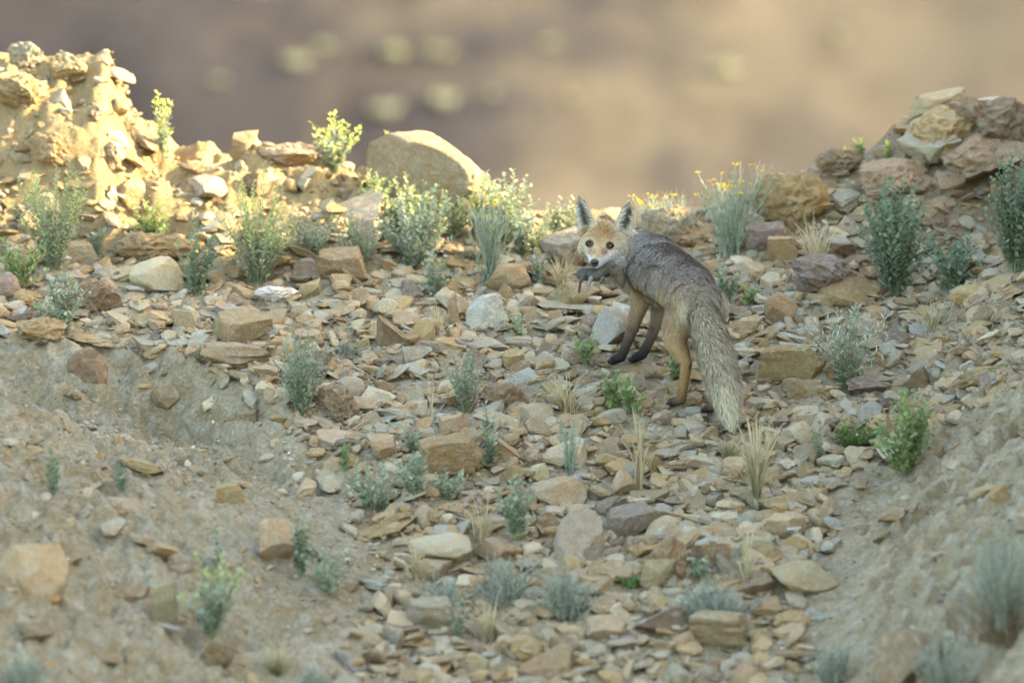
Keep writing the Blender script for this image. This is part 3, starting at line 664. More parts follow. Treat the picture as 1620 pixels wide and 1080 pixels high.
def join_chips(name, n, smin, smax, power, sub, dens_floor, label, embed=.2, use_hm=.5, flat=(.2, .8), only_bare=False, cols=None):
    shapes = []
    for s in range(10):
        V, F = stone_shape(5000 + s + sub * 50, ['block', 'slab', 'cobble'][s % 3], sub); shapes.append(V)
    F = ICO[sub][1]; nv = len(shapes[0])
    x = rng.uniform(-1.75, 1.75, n * 4); y = rng.uniform(-2.65, 1.85, n * 4)
    patch = .45 + .55 * sstep(-.2, .5, fbm(x * 3, y * 3, s=77, o=2))
    d = np.maximum(rubble(x, y), dens_floor * patch) * (clear(x, y) if smax > .03 else 1)
    if only_bare: d = (1 - rubble(x, y)) * np.where(y > 1.1, 1.0, .16 * patch)
    keep = np.nonzero(rng.random(n * 4) < d)[0][:n]; x, y = x[keep], y[keep]; n = len(keep)
    s = smin * (smax / smin) ** (rng.random(n) ** power)
    hz = s * rng.uniform(flat[0], flat[1], n); wy = s * rng.uniform(.5, .95, n)
    i = ((x - HX0) / HS).astype(int); j = ((y - HY0) / HS).astype(int)
    base = HG[j, i] * (1 - use_hm) + HM[j, i] * use_hm
    base = np.where(HM[j, i] - HG[j, i] > .04, HG[j, i], base)
    si = rng.integers(len(shapes), size=n)
    V = np.array(shapes)[si] * (np.stack([s, wy, hz], -1) / 2)[:, None, :]
    yaw = rng.uniform(0, 6.28, n); tl = rng.normal(size=n) * .3 - .0; rl = rng.normal(size=n) * .3
    def rot(V, a, i, j):
        c, sn = np.cos(a)[:, None], np.sin(a)[:, None]; p, q = V[..., i].copy(), V[..., j].copy()
        V[..., i] = p * c - q * sn; V[..., j] = p * sn + q * c
    rot(V, yaw, 0, 1); rot(V, tl + .25, 1, 2); rot(V, rl, 0, 2)
    V += np.stack([x, y, base + hz * (.5 - embed)], -1)[:, None, :]
    cl = cols or [COLS[c] for c in pal]
    cl = cl + ([COLS['white']] if not cols and sub == 1 else [])
    pc = np.array([lin(*c) for c in cl])[rng.integers(len(cl), size=n)] * rng.uniform(.75, 1.15, (n, 1))
    me = mesh_from(name, V.reshape(-1, 3), (F[None] + (np.arange(n) * nv)[:, None, None]).reshape(-1, 3), np.repeat(pc, nv, 0), smooth=False)
    return obj(name, me, M_CHIP, kind='stuff', label=label, category='gravel')
join_chips('rubble', 11000, .018, .100, 1.6, 2, .03, 'small broken stones packed between the larger rocks of the gully', use_hm=.5, flat=(.13, .42))
join_chips('gravel', 50000, .005, .022, 1.5, 1, .24, 'fine stone chips and gravel strewn over the earth', use_hm=.0, flat=(.15, .5))

join_chips('earth_clods', 5200, .008, .050, 2.2, 2, .0, 'crumbling clods of dry earth on the bare banks', embed=.45, use_hm=0, flat=(.25, .6), only_bare=True, cols=[(166, 140, 96), (158, 130, 86), (164, 148, 120), (150, 132, 102), (156, 140, 112), (138, 116, 84), (170, 156, 130)])
# ------------------------------------------------------------------ plants
class PB:
    def __init__(s): s.V = []; s.F = []; s.C = []; s.n = 0
    def add(s, V, F, c):
        V = np.asarray(V, float); s.V.append(V); s.F.append(np.asarray(F) + s.n); s.n += len(V)
        c = np.asarray(c, float); s.C.append(np.tile(c, (len(V), 1)) if c.ndim == 1 else c)
    def mesh(s, name): return mesh_from(name, np.concatenate(s.V), np.concatenate(s.F), np.concatenate(s.C))
def unit(v): return v / (np.linalg.norm(v) + 1e-9)
def tube(pb, pts, r0, r1, c):
    pts = np.asarray(pts); n = len(pts); V = []; F = []
    for i, p in enumerate(pts):
        d = unit(pts[min(i + 1, n - 1)] - pts[max(i - 1, 0)]); a = unit(np.cross(d, [.3, .9, .2])); b = np.cross(d, a); r = r0 + (r1 - r0) * i / (n - 1)
        for k in range(3): V.append(p + r * (a * math.cos(k * 2.094) + b * math.sin(k * 2.094)))
    for i in range(n - 1):
        for k in range(3):
            A, B = i * 3 + k, i * 3 + (k + 1) % 3; F += [[A, B, B + 3], [A, B + 3, A + 3]]
    pb.add(V, F, c)
LEAF_T = np.array([[0, 0, 0], [.28, .42, .08], [.68, .46, .10], [1, 0, 0], [.68, -.46, .10], [.28, -.42, .08], [.5, 0, -.02]])
LEAF_F = np.array([[0, 1, 6], [1, 2, 6], [2, 3, 6], [3, 4, 6], [4, 5, 6], [5, 0, 6]])
def leaf(pb, p, d, ln, wd, c):
    d = unit(d); a = np.cross(d, rng.normal(size=3) * .5 + np.array([0, 0, 1])); a = unit(a); b = np.cross(a, d)
    pb.add(p + LEAF_T[:, :1] * d * ln + LEAF_T[:, 1:2] * a * wd + LEAF_T[:, 2:] * b * ln, LEAF_F, c)
def stem_curve(h, spread, az, n=6, base=.01):
    o = rng.normal(size=2) * base; tip = np.array([math.cos(az) * spread, math.sin(az) * spread * .8, h])
    t = np.linspace(0, 1, n)[:, None]; cv = tip[None] * t; cv[:, :2] *= t ** .25
    cv[:, :2] += o; cv += rng.normal(size=(n, 3)) * h * .012 * t
    return cv
def finish(name, pos, pb_s, pb_l, part, matl, label, cat, group=None, pb_f=None):
    root = obj(name, None, label=label, category=cat, group=group)
    root.location = (pos[0], pos[1], pos[2] - .012); root.empty_display_size = .02
    if pb_s and pb_s.n: obj('stems', pb_s.mesh('stems'), M_STEM, root, kind='stuff')
    if pb_l and pb_l.n: obj(part, pb_l.mesh(part), matl, root, kind='stuff')
    if pb_f and pb_f.n: obj('flower_heads', pb_f.mesh('flower_heads'), M_FLOWER, root, kind='stuff')
    return root
LEAFC = {'blue': (146, 153, 124), 'green': (132, 146, 92), 'pale': (158, 164, 128), 'grey': (152, 156, 128), 'lush': (100, 120, 60), 'dark': (116, 128, 100), 'scrub': (158, 160, 130)}
def leafy(h, w, n, ll, lw, ck, tips=0., dens=1., pods=False):
    S, L = PB(), PB(); base = lin(*LEAFC[ck]); yel = lin(196, 196, 84)
    for i in range(n):
        az = rng.uniform(0, 6.28); sp = w / 2 * 1.25 * rng.random() ** .42; hh = h * rng.uniform(.55, 1.15) * (1 - .22 * (sp / (w / 2 + 1e-6)) ** 2)
        cv = stem_curve(hh, sp, az, base=w * .05)
        tube(S, cv, .0014, .0007, lin(140, 150, 110) * .8)
        m = max(5, int(hh / (ll * .36) * dens))
        for k in range(m):
            t = .15 + .85 * (k + rng.random() * .5) / m; t = min(t, 1)
            f = t * (len(cv) - 1); a = min(int(f), len(cv) - 2); p = cv[a] + (cv[a + 1] - cv[a]) * (f - a)
            ax = unit(cv[a + 1] - cv[a]); ang = k * 2.4 + rng.random()
            d = ax * rng.uniform(.3, 1.0) + np.array([math.cos(ang), math.sin(ang), .1]) * .9
            c = base * rng.uniform(.72, 1.25) * (1 + rng.normal(size=3) * .05)
            if tips and t > .72: c = c * (1 - tips) + yel * tips
            sz = rng.uniform(.7, 1.15) * (1.05 - .35 * t)
            leaf(L, p, d, ll * sz, lw * sz, np.clip(c, .01, .8))
            if pods and t > .6 and rng.random() < .35: leaf(L, p, d + np.array([0, 0, .5]), ll * 1.2, .003, lin(214, 214, 190))
    return S, L
def sage(h, w, n, ck=(162, 168, 148), dry=0.0):
    S, L = PB(), PB(); base = lin(*ck)
    for i in range(n):
        az = rng.uniform(0, 6.28); sp = w / 2 * math.sqrt(rng.random()); hh = h * rng.uniform(.6, 1.05) * (1 - .45 * (sp / (w / 2)) ** 2)
        cv = stem_curve(hh, sp, az, 5, w * .12)
        tube(S, cv, .0012, .0006, lin(136, 126, 98) * .8)
        m = int(hh / .0042)
        for k in range(m):
            t = .18 + .82 * k / m; f = t * 4; a = min(int(f), 3); p = cv[a] + (cv[a + 1] - cv[a]) * (f - a)
            ang = k * 2.4 + i; d = unit(cv[a + 1] - cv[a]) + np.array([math.cos(ang), math.sin(ang), .2]) * .6
            leaf(L, p, d, rng.uniform(.009, .015), .0028, base * rng.uniform(.75, 1.25))
    if dry:
        for i in range(int(dry)):
            cv = stem_curve(h * rng.uniform(.2, .45), w * .5 * rng.random(), rng.uniform(0, 6.28), 5, w * .2); tube(S, cv, .0012, .0005, lin(120, 96, 62))
    return S, L
def grass(h, w, n, green=.0, wd=.0022, seeds=0.):
    L = PB(); st = lin(188, 172, 132); gr = lin(112, 118, 70)
    for i in range(n):
        az = rng.uniform(0, 6.28); hh = h * rng.uniform(.5, 1.15); sp = w * .75 * rng.random() ** .7
        dirv = np.array([math.cos(az), math.sin(az)]); k = 6; t = np.linspace(0, 1, k)
        o = rng.normal(size=2) * w * .06; droop = rng.uniform(.0, .35)
        ctr = np.stack([o[0] + dirv[0] * sp * t ** 1.7, o[1] + dirv[1] * sp * t ** 1.7, hh * (t - droop * t ** 3)], -1)
        side = np.array([-dirv[1], dirv[0], 0]) + rng.normal(size=3) * .4; side = unit(side)
        ww = wd * (1 - t * .85) * rng.uniform(.7, 1.2)
        if seeds and rng.random() < seeds: ww = ww + wd * 1.3 * np.exp(-((t - .85) / .13) ** 2)
        V = np.concatenate([ctr - side * ww[:, None] / 2, ctr + side * ww[:, None] / 2]); F = []
        for a in range(k - 1): F += [[a, a + 1, k + a + 1], [a, k + a + 1, k + a]]
        g = green * np.clip(1.3 - t * 1.6, 0, 1) * (1 if rng.random() < .8 else .2)
        c = (st[None] * (1 - g[:, None]) + gr[None] * g[:, None]) * rng.uniform(.75, 1.15)
        L.add(V, F, np.concatenate([c, c]))
    return L
def stalks(h, w, n, heads=.6, leafs=True):
    S, L, Fl = PB(), PB(), PB(); base = lin(160, 168, 140)
    for i in range(n):
        az = rng.uniform(0, 6.28); sp = w / 2 * math.sqrt(rng.random()); hh = h * rng.uniform(.65, 1.05)
        cv = stem_curve(hh, sp, az, 6, w * .07); tube(S, cv, .0015, .001, base * rng.uniform(.8, 1.1))
        if leafs:
            for k in range(int(hh / .012)):
                t = rng.uniform(.05, .9); f = t * 5; a = min(int(f), 4); p = cv[a] + (cv[a + 1] - cv[a]) * (f - a); ang = rng.uniform(0, 6.28)
                leaf(L, p, unit(cv[a + 1] - cv[a]) + np.array([math.cos(ang), math.sin(ang), 0]) * .35, rng.uniform(.015, .028), .0022, base * rng.uniform(.8, 1.2))
        if rng.random() < heads:
            V, F = ICO[1]
            for k in range(rng.integers(3, 7)):
                Fl.add(V * .0032 * rng.uniform(.8, 1.3) + cv[-1] + np.array([*rng.normal(size=2) * .0055, rng.uniform(-.002, .004)]), F, lin(222, 190, 52) * rng.uniform(.7, 1.1))
    return S, L, Fl
def px2m(q): return (24 + q[1]) / 24 / 520
NM = {'leafy': 'leafy_shrub', 'narrow': 'narrow_leaved_shrub', 'sage': 'sagebrush', 'grass': 'grass_tuft', 'stalks': 'flowering_plant'}
bg_src = None
for kind, px, py, hp, wp, ck, lab, e in PL:
    q = G(px, py); s = px2m(q); h, w_ = hp * s, wp * s
    i_, j_ = hidx(q[0], q[1]); q[2] += .5 * min(.05, float((HM - HG)[max(0, j_ - 2):j_ + 3, max(0, i_ - 2):i_ + 3].mean()))
    if kind in ('leafy', 'narrow'): h *= 1.22
    elif py < 475: h *= 1.1
    e = dict(e); e['n'] = int(e['n'] * (1.3 if py < 475 else 1.1) + .5)
    if kind == 'leafy':
        S, L = leafy(h, w_, int(e['n'] * 1.35), .025, .0165, ck, e.get('tips', 0), e.get('dens', 1)); r = finish(NM[kind], q, S, L, 'leaves', M_LEAF, lab, 'shrub' if wp > 45 else 'plant', e.get('group'))
        bg_src = r
    elif kind == 'narrow':
        S, L = leafy(h, w_, int(e['n'] * 1.5), .021, .0075, ck, e.get('tips', 0), e.get('dens', 1.2), e.get('pods', False)); r = finish(NM[kind], q, S, L, 'leaves', M_LEAF, lab, 'shrub')
    elif kind == 'sage':
        S, L = sage(h, w_, int(e['n'] * 1.6), dry=e.get('dry', 0)); r = finish(NM[kind], q, S, L, 'leaves', M_LEAF, lab, 'shrub')
    elif kind == 'grass':
        L = grass(h, w_, int(e['n'] * 2.2), e.get('green', 0), .0052, e.get('seeds', 0)); r = finish(NM[kind], q, None, L, 'blades', M_GRASS, lab, 'grass')
    else:
        S, L, Fl = stalks(h, w_, e['n'], e['heads']); r = finish(NM[kind], q, S, L, 'leaves', M_LEAF, lab, 'plant', pb_f=Fl)
# ------------------------------------------------------------------ fox and its prey
def sphere_cloud(caps):
    Vs, Fs, n = [], [], 0; V0, F0 = ICO[3]
    for c in caps:
        p0, r0, p1, r1 = c[:4]; L = np.linalg.norm(p1 - p0); k = max(2, int(L / (min(r0, r1) * .3)) + 2) if L > 1e-5 else 1
        k = min(k, 26)
        for i in range(k):
            t = i / max(1, k - 1); Vs.append(V0 * (r0 + (r1 - r0) * t) + p0 + (p1 - p0) * t); Fs.append(F0 + n); n += len(V0)
    return Vs, Fs, n
def remesh(name, Vs, Fs, voxel, iters, factor=.5):
    me = mesh_from(name, np.concatenate(Vs), np.concatenate(Fs)); o = bpy.data.objects.new(name + '_tmp', me); COL.objects.link(o)
    m = o.modifiers.new('r', 'REMESH'); m.mode = 'VOXEL'; m.voxel_size = voxel; m.use_smooth_shade = True
    m = o.modifiers.new('s', 'SMOOTH'); m.factor = factor; m.iterations = iters
    dg = bpy.context.evaluated_depsgraph_get(); out = bpy.data.meshes.new_from_object(o.evaluated_get(dg)); out.name = name
    bpy.data.objects.remove(o); bpy.data.meshes.remove(me); return out
def verts(me):
    a = np.empty(len(me.vertices) * 3, np.float32); me.vertices.foreach_get('co', a); return a.reshape(-1, 3).astype(float)
def normals(me):
    a = np.empty(len(me.vertices) * 3, np.float32); me.vertices.foreach_get('normal', a); return a.reshape(-1, 3).astype(float)
def blend(Q, caps, k=.015):
    W = np.zeros((len(Q), 1)); C = np.zeros((len(Q), 3)); D = np.zeros((len(Q), 3)); Ln = np.zeros((len(Q), 1))
    for p0, r0, p1, r1, c, ln, fl in caps:
        d = p1 - p0; L2 = d @ d
        t = np.clip(((Q - p0) @ d) / L2, 0, 1) if L2 > 1e-10 else np.zeros(len(Q))
        dist = np.linalg.norm(Q - (p0 + t[:, None] * d), axis=1) - (r0 + (r1 - r0) * t)
        w = np.exp(-np.clip(dist, -.02, 1) / k)[:, None]
        W += w; C += w * lin(*c); D += w * unit(fl); Ln += w * ln
    W += 1e-12
    return C / W, D / (np.linalg.norm(D, axis=1)[:, None] + 1e-9), (Ln / W)[:, 0]
def paint(Q, C, blobs):
    for p, r, c, a in blobs:
        w = a * sstep(1.25, .55, np.linalg.norm(Q - p, axis=1) / r)[:, None]; C = C * (1 - w) + lin(*c) * w
    return C
def setcol(me, C):
    a = me.color_attributes.new('Col', 'FLOAT_COLOR', 'POINT'); c = np.ones((len(C), 4), np.float32); c[:, :3] = C; a.data.foreach_set('color', c.ravel())
def fur(name, me, C, D, Ln, n, width, parent, mat, lift=.50, dark=.0, clump=0.):
    V = verts(me); Nn = normals(me); me.calc_loop_triangles()
    T = np.empty(len(me.loop_triangles) * 3, np.int32); me.loop_triangles.foreach_get('vertices', T); T = T.reshape(-1, 3)
    A = np.linalg.norm(np.cross(V[T[:, 1]] - V[T[:, 0]], V[T[:, 2]] - V[T[:, 0]]), axis=1)
    t = T[rng.choice(len(T), n, p=A / A.sum())]; b = rng.dirichlet((1, 1, 1), n)
    ip = lambda X: (X[t] * (b[..., None] if X.ndim == 2 else b)).sum(1)
    p, nn, c, d, ln = ip(V), ip(Nn), ip(C), ip(D), ip(Ln)
    nn /= np.linalg.norm(nn, axis=1)[:, None]
    d = d - nn * (d * nn).sum(1)[:, None]; d /= np.linalg.norm(d, axis=1)[:, None] + 1e-6
    # tufts: neighbouring hairs lean the same way
    q = p * 55; j = np.stack([noise(q[:, 0], q[:, 1], q[:, 2], s=k) for k in (1, 2, 3)], -1)
    d = d + j * ((.10 + clump) * np.clip(ln / .02, .3, 1.5))[:, None] + rng.normal(size=p.shape) * .16; d -= nn * (d * nn).sum(1)[:, None]; d /= np.linalg.norm(d, axis=1)[:, None] + 1e-6
    lf = lift * rng.uniform(.6, 1.3, n) * (1 + .3 * j[:, 0]) * np.where(ln > .0245, 1.45, 1)
    ln = ln * rng.uniform(.65, 1.2, n); s = np.cross(d, nn)
    d0 = d + nn * (lf * 1.5)[:, None]; d0 /= np.linalg.norm(d0, axis=1)[:, None]; d1 = d + nn * (lf * .6)[:, None]; d1 /= np.linalg.norm(d1, axis=1)[:, None]
    wd = width * (.6 + .4 * np.clip(ln / .02, .5, 1.6)) * rng.uniform(.7, 1.2, n)
    m = p + d0 * (ln * .5)[:, None]; tip = m + d1 * (ln * .5)[:, None]; h = s * wd[:, None] / 2
    P5 = np.stack([p - h - nn * .001, p + h - nn * .001, m + h * .8, m - h * .8, tip], 1).reshape(-1, 3)
    k = (np.arange(n) * 5)[:, None, None]; Fc = np.array([[0, 1, 2], [0, 2, 3], [3, 2, 4]])[None] + k
    lw_ = np.clip(ln / .02, .2, 1)[:, None]; v = 1 + rng.uniform(-1, 1, (n, 1)) * (.12 + .30 * lw_); ci = c * v
    dk = (rng.random((n, 1)) < dark) * 1.0
    ci = ci * (1 - .55 * dk)
    root_c = ci * .82; tipc = np.clip(ci * (1.1 + .35 * lw_ * (rng.random((n, 1)) < .35)), 0, .9)
    CC = np.stack([root_c, root_c, ci, ci, tipc], 1).reshape(-1, 3)
    return obj(name, mesh_from(name, P5, Fc.reshape(-1, 3), CC), mat, parent, kind='stuff')
M_FUR = mat_leaf('fur', 0.12)
M_FUR.node_tree.nodes['Principled BSDF'].inputs['Roughness'].default_value = .75
mB, tB, bB = newmat('nose_skin'); bB.inputs['Base Color'].default_value = (.018, .017, .02, 1); bB.inputs['Roughness'].default_value = .35; bB.inputs['Specular IOR Level'].default_value = .5
mE, tE, bE = newmat('amber_eye'); bE.inputs['Base Color'].default_value = (*lin(134, 88, 42), 1); bE.inputs['Roughness'].default_value = .22; bE.inputs['Specular IOR Level'].default_value = .12
mR, tR, bR = newmat('dark_eyelid'); bR.inputs['Base Color'].default_value = (.012, .009, .008, 1); bR.inputs['Roughness'].default_value = .8; bR.inputs['Specular IOR Level'].default_value = .0
mK, tK, bK = newmat('black_eye'); bK.inputs['Base Color'].default_value = (.006, .005, .005, 1); bK.inputs['Roughness'].default_value = .3; bK.inputs['Specular IOR Level'].default_value = .3

GREY, MAUVE, TANO, CREAM, BELLY = (172, 164, 149), (160, 145, 132), (172, 146, 107), (186, 172, 142), (180, 160, 120)
ORANGE, BUFF, WHITE, DARK, LEGT = (176, 146, 102), (180, 164, 136), (208, 205, 200), (58, 50, 48), (156, 122, 80)
caps = []
HEADING = unit(np.array([-.385, .923, .25]))
def cap(a, b, c, ln, fl=None):
    p0, p1 = P(*a[:3]), P(*b[:3]); caps.append((p0, a[3], p1, b[3], c, ln, (p1 - p0) if fl is None else np.asarray(fl, float)))
TW = -HEADING * .7 + np.array([0, 0, -.75])
# trunk
cap((1014, 424, .42, .064), (1040, 424, .33, .082), GREY, .024, TW)
cap((1040, 424, .33, .082), (1066, 439, .21, .076), MAUVE, .024, TW)
cap((1066, 439, .21, .076), (1090, 456, .10, .072), MAUVE, .024, TW)
cap((1090, 456, .10, .072), (1104, 482, .0, .068), MAUVE, .024, TW)
cap((1032, 446, .32, .058), (1068, 470, .12, .046), BELLY, .020, TW)
cap((1008, 428, .41, .05), (1010, 447, .38, .042), GREY, .022, (0, 0, -1))
cap((1018, 432, .30, .048), (1050, 448, .16, .054), (164, 151, 132), .022, TW)
cap((1050, 448, .16, .054), (1076, 466, .05, .052), (168, 150, 124), .022, TW)
# neck
cap((962, 394, .42, .050), (990, 408, .445, .056), GREY, .026, (.9, .1, -.5))
cap((990, 408, .445, .056), (1014, 424, .42, .064), GREY, .026, (.9, -.1, -.5))
cap((958, 405, .40, .036), (985, 428, .41, .044), GREY, .026, (.5, 0, -1))
cap((972, 378, .425, .046), (1003, 392, .425, .056), GREY, .024, (.9, -.2, -.4))
cap((1003, 392, .425, .056), (1036, 410, .36, .070), (164, 154, 140), .024, (.7, -.6, -.5))
cap((980, 418, .395, .040), (1004, 438, .385, .050), GREY, .024, (.5, -.2, -1))
# fore legs
DN = (-.1, 0, -1)
cap((1024, 425, .355, .05), (1017, 464, .355, .034), TANO, .014, DN)
cap((1017, 464, .355, .031), (1005, 505, .365, .0205), TANO, .008, DN)
cap((1005, 505, .365, .0205), (993, 540, .372, .0150), (112, 92, 78), .006, DN)
cap((993, 540, .372, .0150), (984, 562, .368, .0145), DARK, .005, DN)
cap((983, 564, .366, .0150), (971, 569, .390, .0125), (44, 40, 42), .004, (-1, .5, 0))
cap((1046, 450, .41, .045), (1044, 478, .42, .030), TANO, .012, DN)
cap((1044, 478, .42, .028), (1039, 508, .42, .0195), (166, 150, 126), .007, DN)
cap((1039, 508, .42, .0195), (1028, 538, .415, .0150), (128, 110, 96), .006, DN)
cap((1028, 538, .415, .0150), (1017, 559, .405, .0145), DARK, .005, DN)
cap((1016, 561, .403, .0150), (1004, 567, .420, .0125), (44, 40, 42), .004, (-1, .5, 0))
# hind legs
cap((1090, 478, .01, .060), (1073, 514, .04, .046), TANO, .018, (0, 0, -1))
cap((1073, 514, .04, .044), (1067, 536, .03, .034), TANO, .012, (0, 0, -1))
cap((1067, 536, .03, .033), (1086, 574, -.025, .0170), (176, 142, 94), .008, (.2, 0, -1))
cap((1086, 574, -.025, .0165), (1079, 627, -.008, .0140), LEGT, .005, (0, 0, -1))
cap((1078, 631, -.006, .0155), (1063, 637, .022, .0135), (50, 44, 44), .004, (-1, .5, 0))
cap((1122, 486, .03, .056), (1116, 528, .06, .040), CREAM, .016, (0, 0, -1))
cap((1116, 528, .06, .038), (1138, 582, -.005, .0170), (176, 142, 94), .008, (0, 0, -1))
cap((1138, 582, -.005, .0165), (1134, 636, -.035, .0140), LEGT, .005, (0, 0, -1))
cap((1133, 641, -.036, .0155), (1119, 647, -.010, .0135), (50, 44, 44), .004, (-1, .5, 0))
# tail
TC = (164, 150, 120)
tl = [(1106, 474, -.04, .032), (1113, 500, -.09, .041), (1124, 535, -.125, .047), (1137, 578, -.155, .047), (1148, 620, -.18, .041), (1154, 652, -.20, .024), (1156, 668, -.205, .012)]
for i in range(6): cap(tl[i], tl[i + 1], TC if i < 4 else (204, 192, 160), (.024, .026, .028, .028, .028, .024)[i])
# head
cap((958, 379, .402, .051), (954, 373, .385, .045), ORANGE, .010, (0, .7, .6))
cap((951, 379, .368, .036), (944, 404, .305, .0225), ORANGE, .006, (.05, .9, .3))
cap((944, 404, .305, .0225), (941, 411, .282, .0185), (184, 152, 108), .004, (.05, .9, .3))
cap((950, 405, .340, .025), (943, 416, .285, .0150), WHITE, .005, (.2, .9, -.2))
cap((940, 385, .382, .036), (927, 393, .392, .021), (190, 164, 122), .014, (-.7, .4, -.5))
cap((970, 387, .384, .041), (988, 396, .395, .025), (190, 164, 122), .015, (.8, .4, -.5))
cap((937, 391, .368, .026), (941, 408, .312, .017), (186, 156, 112), .007, (-.4, .8, -.1))
cap((964, 395, .370, .030), (948, 410, .312, .018), (186, 156, 112), .008, (.5, .8, -.1))
Vs, Fs, nn_ = sphere_cloud(caps)
# ears: cupped plates with thickness
ears = []
def ear(base, tip, half, out):
    global nn_
    b, tp = P(*base), P(*tip); up = tp - b; H = np.linalg.norm(up); up = up / H
    front = unit(np.array([out * .28, -1, .05])); front = unit(front - up * (front @ up)); side = np.cross(up, front)
    nu, nv = 22, 15; G1 = np.zeros((2, nu, nv, 3))
    for i in range(nu):
        u = i / (nu - 1); wu = half * (1 - u ** 2.0) ** .62 * (.86 + .5 * u * (1 - u)); uu = -.12 + u * 1.12
        for k in range(nv):
            s = -1 + 2 * k / (nv - 1); c = b + up * H * uu + side * wu * s + front * (.020 * (1 - u * .6) * (s * s - .35))
            G1[0, i, k] = c + front * .0045; G1[1, i, k] = c - front * .0045
    V = G1.reshape(-1, 3); idx = np.arange(2 * nu * nv).reshape(2, nu, nv); F = []
    def quad(a, b_, c, d): F.extend([[a, b_, c], [a, c, d]])
    for i in range(nu - 1):
        for k in range(nv - 1):
            quad(idx[0, i, k], idx[0, i, k + 1], idx[0, i + 1, k + 1], idx[0, i + 1, k]); quad(idx[1, i, k], idx[1, i + 1, k], idx[1, i + 1, k + 1], idx[1, i, k + 1])
        quad(idx[0, i, 0], idx[0, i + 1, 0], idx[1, i + 1, 0], idx[1, i, 0]); quad(idx[0, i, -1], idx[1, i, -1], idx[1, i + 1, -1], idx[0, i + 1, -1])
    for k in range(nv - 1):
        quad(idx[0, 0, k], idx[1, 0, k], idx[1, 0, k + 1], idx[0, 0, k + 1]); quad(idx[0, -1, k], idx[0, -1, k + 1], idx[1, -1, k + 1], idx[1, -1, k])
    Vs.append(V); Fs.append(np.array(F) + nn_); nn_ += len(V); ears.append((b, tp, up, front, side, half, H))
ear((930, 364, .40), (917, 308, .405), .031, -1)
ear((983, 369, .40), (996, 317, .405), .031, 1)
body = remesh('body', Vs, Fs, .0032, 5)
V = verts(body)
C, D, Ln = blend(V, caps)
blobs = [
 (P(1012, 452, .33), .045, TANO, .7), (P(1022, 440, .28), .035, (150, 122, 88), .5),
 (P(1040, 462, .22), .035, BELLY, .8), (P(1085, 492, -.05), .040, CREAM, .75), (P(1098, 470, -.06), .03, (150, 132, 104), .5),
 (P(950, 368, .345), .030, (164, 128, 84), .4), (P(948, 352, .37), .022, (150, 122, 86), .3),
 (P(931, 412, .30), .013, WHITE, .9), (P(951, 417, .30), .014, WHITE, .95), (P(963, 409, .33), .014, WHITE, .95), (P(974, 404, .35), .013, (196, 190, 176), .7),
 (P(924, 401, .37), .014, (190, 182, 162), .7), (P(941, 421, .285), .014, WHITE, .9),
 (P(934, 394, .345), .012, (140, 104, 68), .5), (P(957, 397, .335), .011, (128, 100, 76), .5),
 (P(985, 388, .36), .026, (184, 170, 140), .6), (P(922, 384, .375), .016, (184, 170, 140), .6),
 (P(1093, 578, -.03), .012, (60, 50, 44), .8), (P(1016, 500, .35), .012, (150, 122, 90), .4),
 (P(998, 520, .355), .014, (100, 80, 66), .6), (P(1030, 520, .40), .013, (90, 72, 62), .6),
]
C = paint(V, C, blobs)
nz_ = fbm(V[:, 0] * 150, V[:, 1] * 150, V[:, 2] * 110, s=12, o=2)
wt_ = sstep(.022, .032, Ln)                                  # long coat of back and tail: darker and paler tufts
C = C * (1 + (.20 * wt_ + .05) * nz_)[:, None]
PX, PY = to_px(V); hd_ = (V[:, 1] < .405) & (PX < 1002) & (PY < 428) & (PY > 340)
for fx, fy, fr, fc, fa in ((951, 367, 14, (160, 118, 72), .5), (946, 380, 7, (166, 128, 84), .4), (984, 392, 15, (188, 176, 148), .75), (922, 391, 8, (188, 176, 148), .75),
                           (937, 398, 6, (146, 112, 78), .5), (955, 398, 6, (128, 102, 80), .55), (945, 402, 6, (172, 142, 102), .5),
                           (927, 409, 8, WHITE, .95), (934, 416, 8, WHITE, .95), (941, 422, 9, WHITE, .95), (950, 417, 9, WHITE, .95), (958, 411, 8, WHITE, .95), (966, 407, 8, WHITE, .9), (975, 404, 8, (200, 196, 184), .8)):
    w_ = (hd_ * fa * sstep(1.25, .6, np.hypot(PX - fx, PY - fy) / fr))[:, None]; C = C * (1 - w_) + lin(*fc) * w_
nb_ = normals(body) @ FWD < .1
for fx, fy, fr, fc, fa, y0, y1 in ((1083, 490, 15, (190, 176, 144), .75, -.2, .12), (1066, 478, 12, (172, 142, 98), .6, -.2, .2), (1076, 512, 12, (186, 168, 132), .5, -.2, .2), (1018, 456, 13, (170, 140, 96), .7, .2, .42), (1010, 440, 10, (160, 136, 100), .4, .2, .42),
                                 (1044, 466, 11, (184, 162, 116), .8, .0, .4), (1050, 492, 8, (184, 162, 120), .6, .0, .3), (1045, 500, 9, (176, 164, 140), .5, .3, .5)):
    w_ = (nb_ * (V[:, 1] > y0) * (V[:, 1] < y1) * fa * sstep(1.3, .5, np.hypot(PX - fx, PY - fy) / fr))[:, None]; C = C * (1 - w_) + lin(*fc) * w_
for ex, ey in ((933, 385.5), (964.5, 388.5), (940.5, 416)):
    dd_ = np.hypot(*(np.array([(lambda a: a)(v) for v in to_px(V)]) - np.array([[ex], [ey]]))); nr = (V[:, 1] < .37)
    w_ = (.92 * nr * sstep(7.6, 5.6, dd_))[:, None]; C = C * (1 - w_) + lin(40, 30, 26) * w_
    Ln = np.where(nr & (dd_ < 6.4), .0012, np.where(nr & (dd_ < 11), np.minimum(Ln, .0035), Ln))
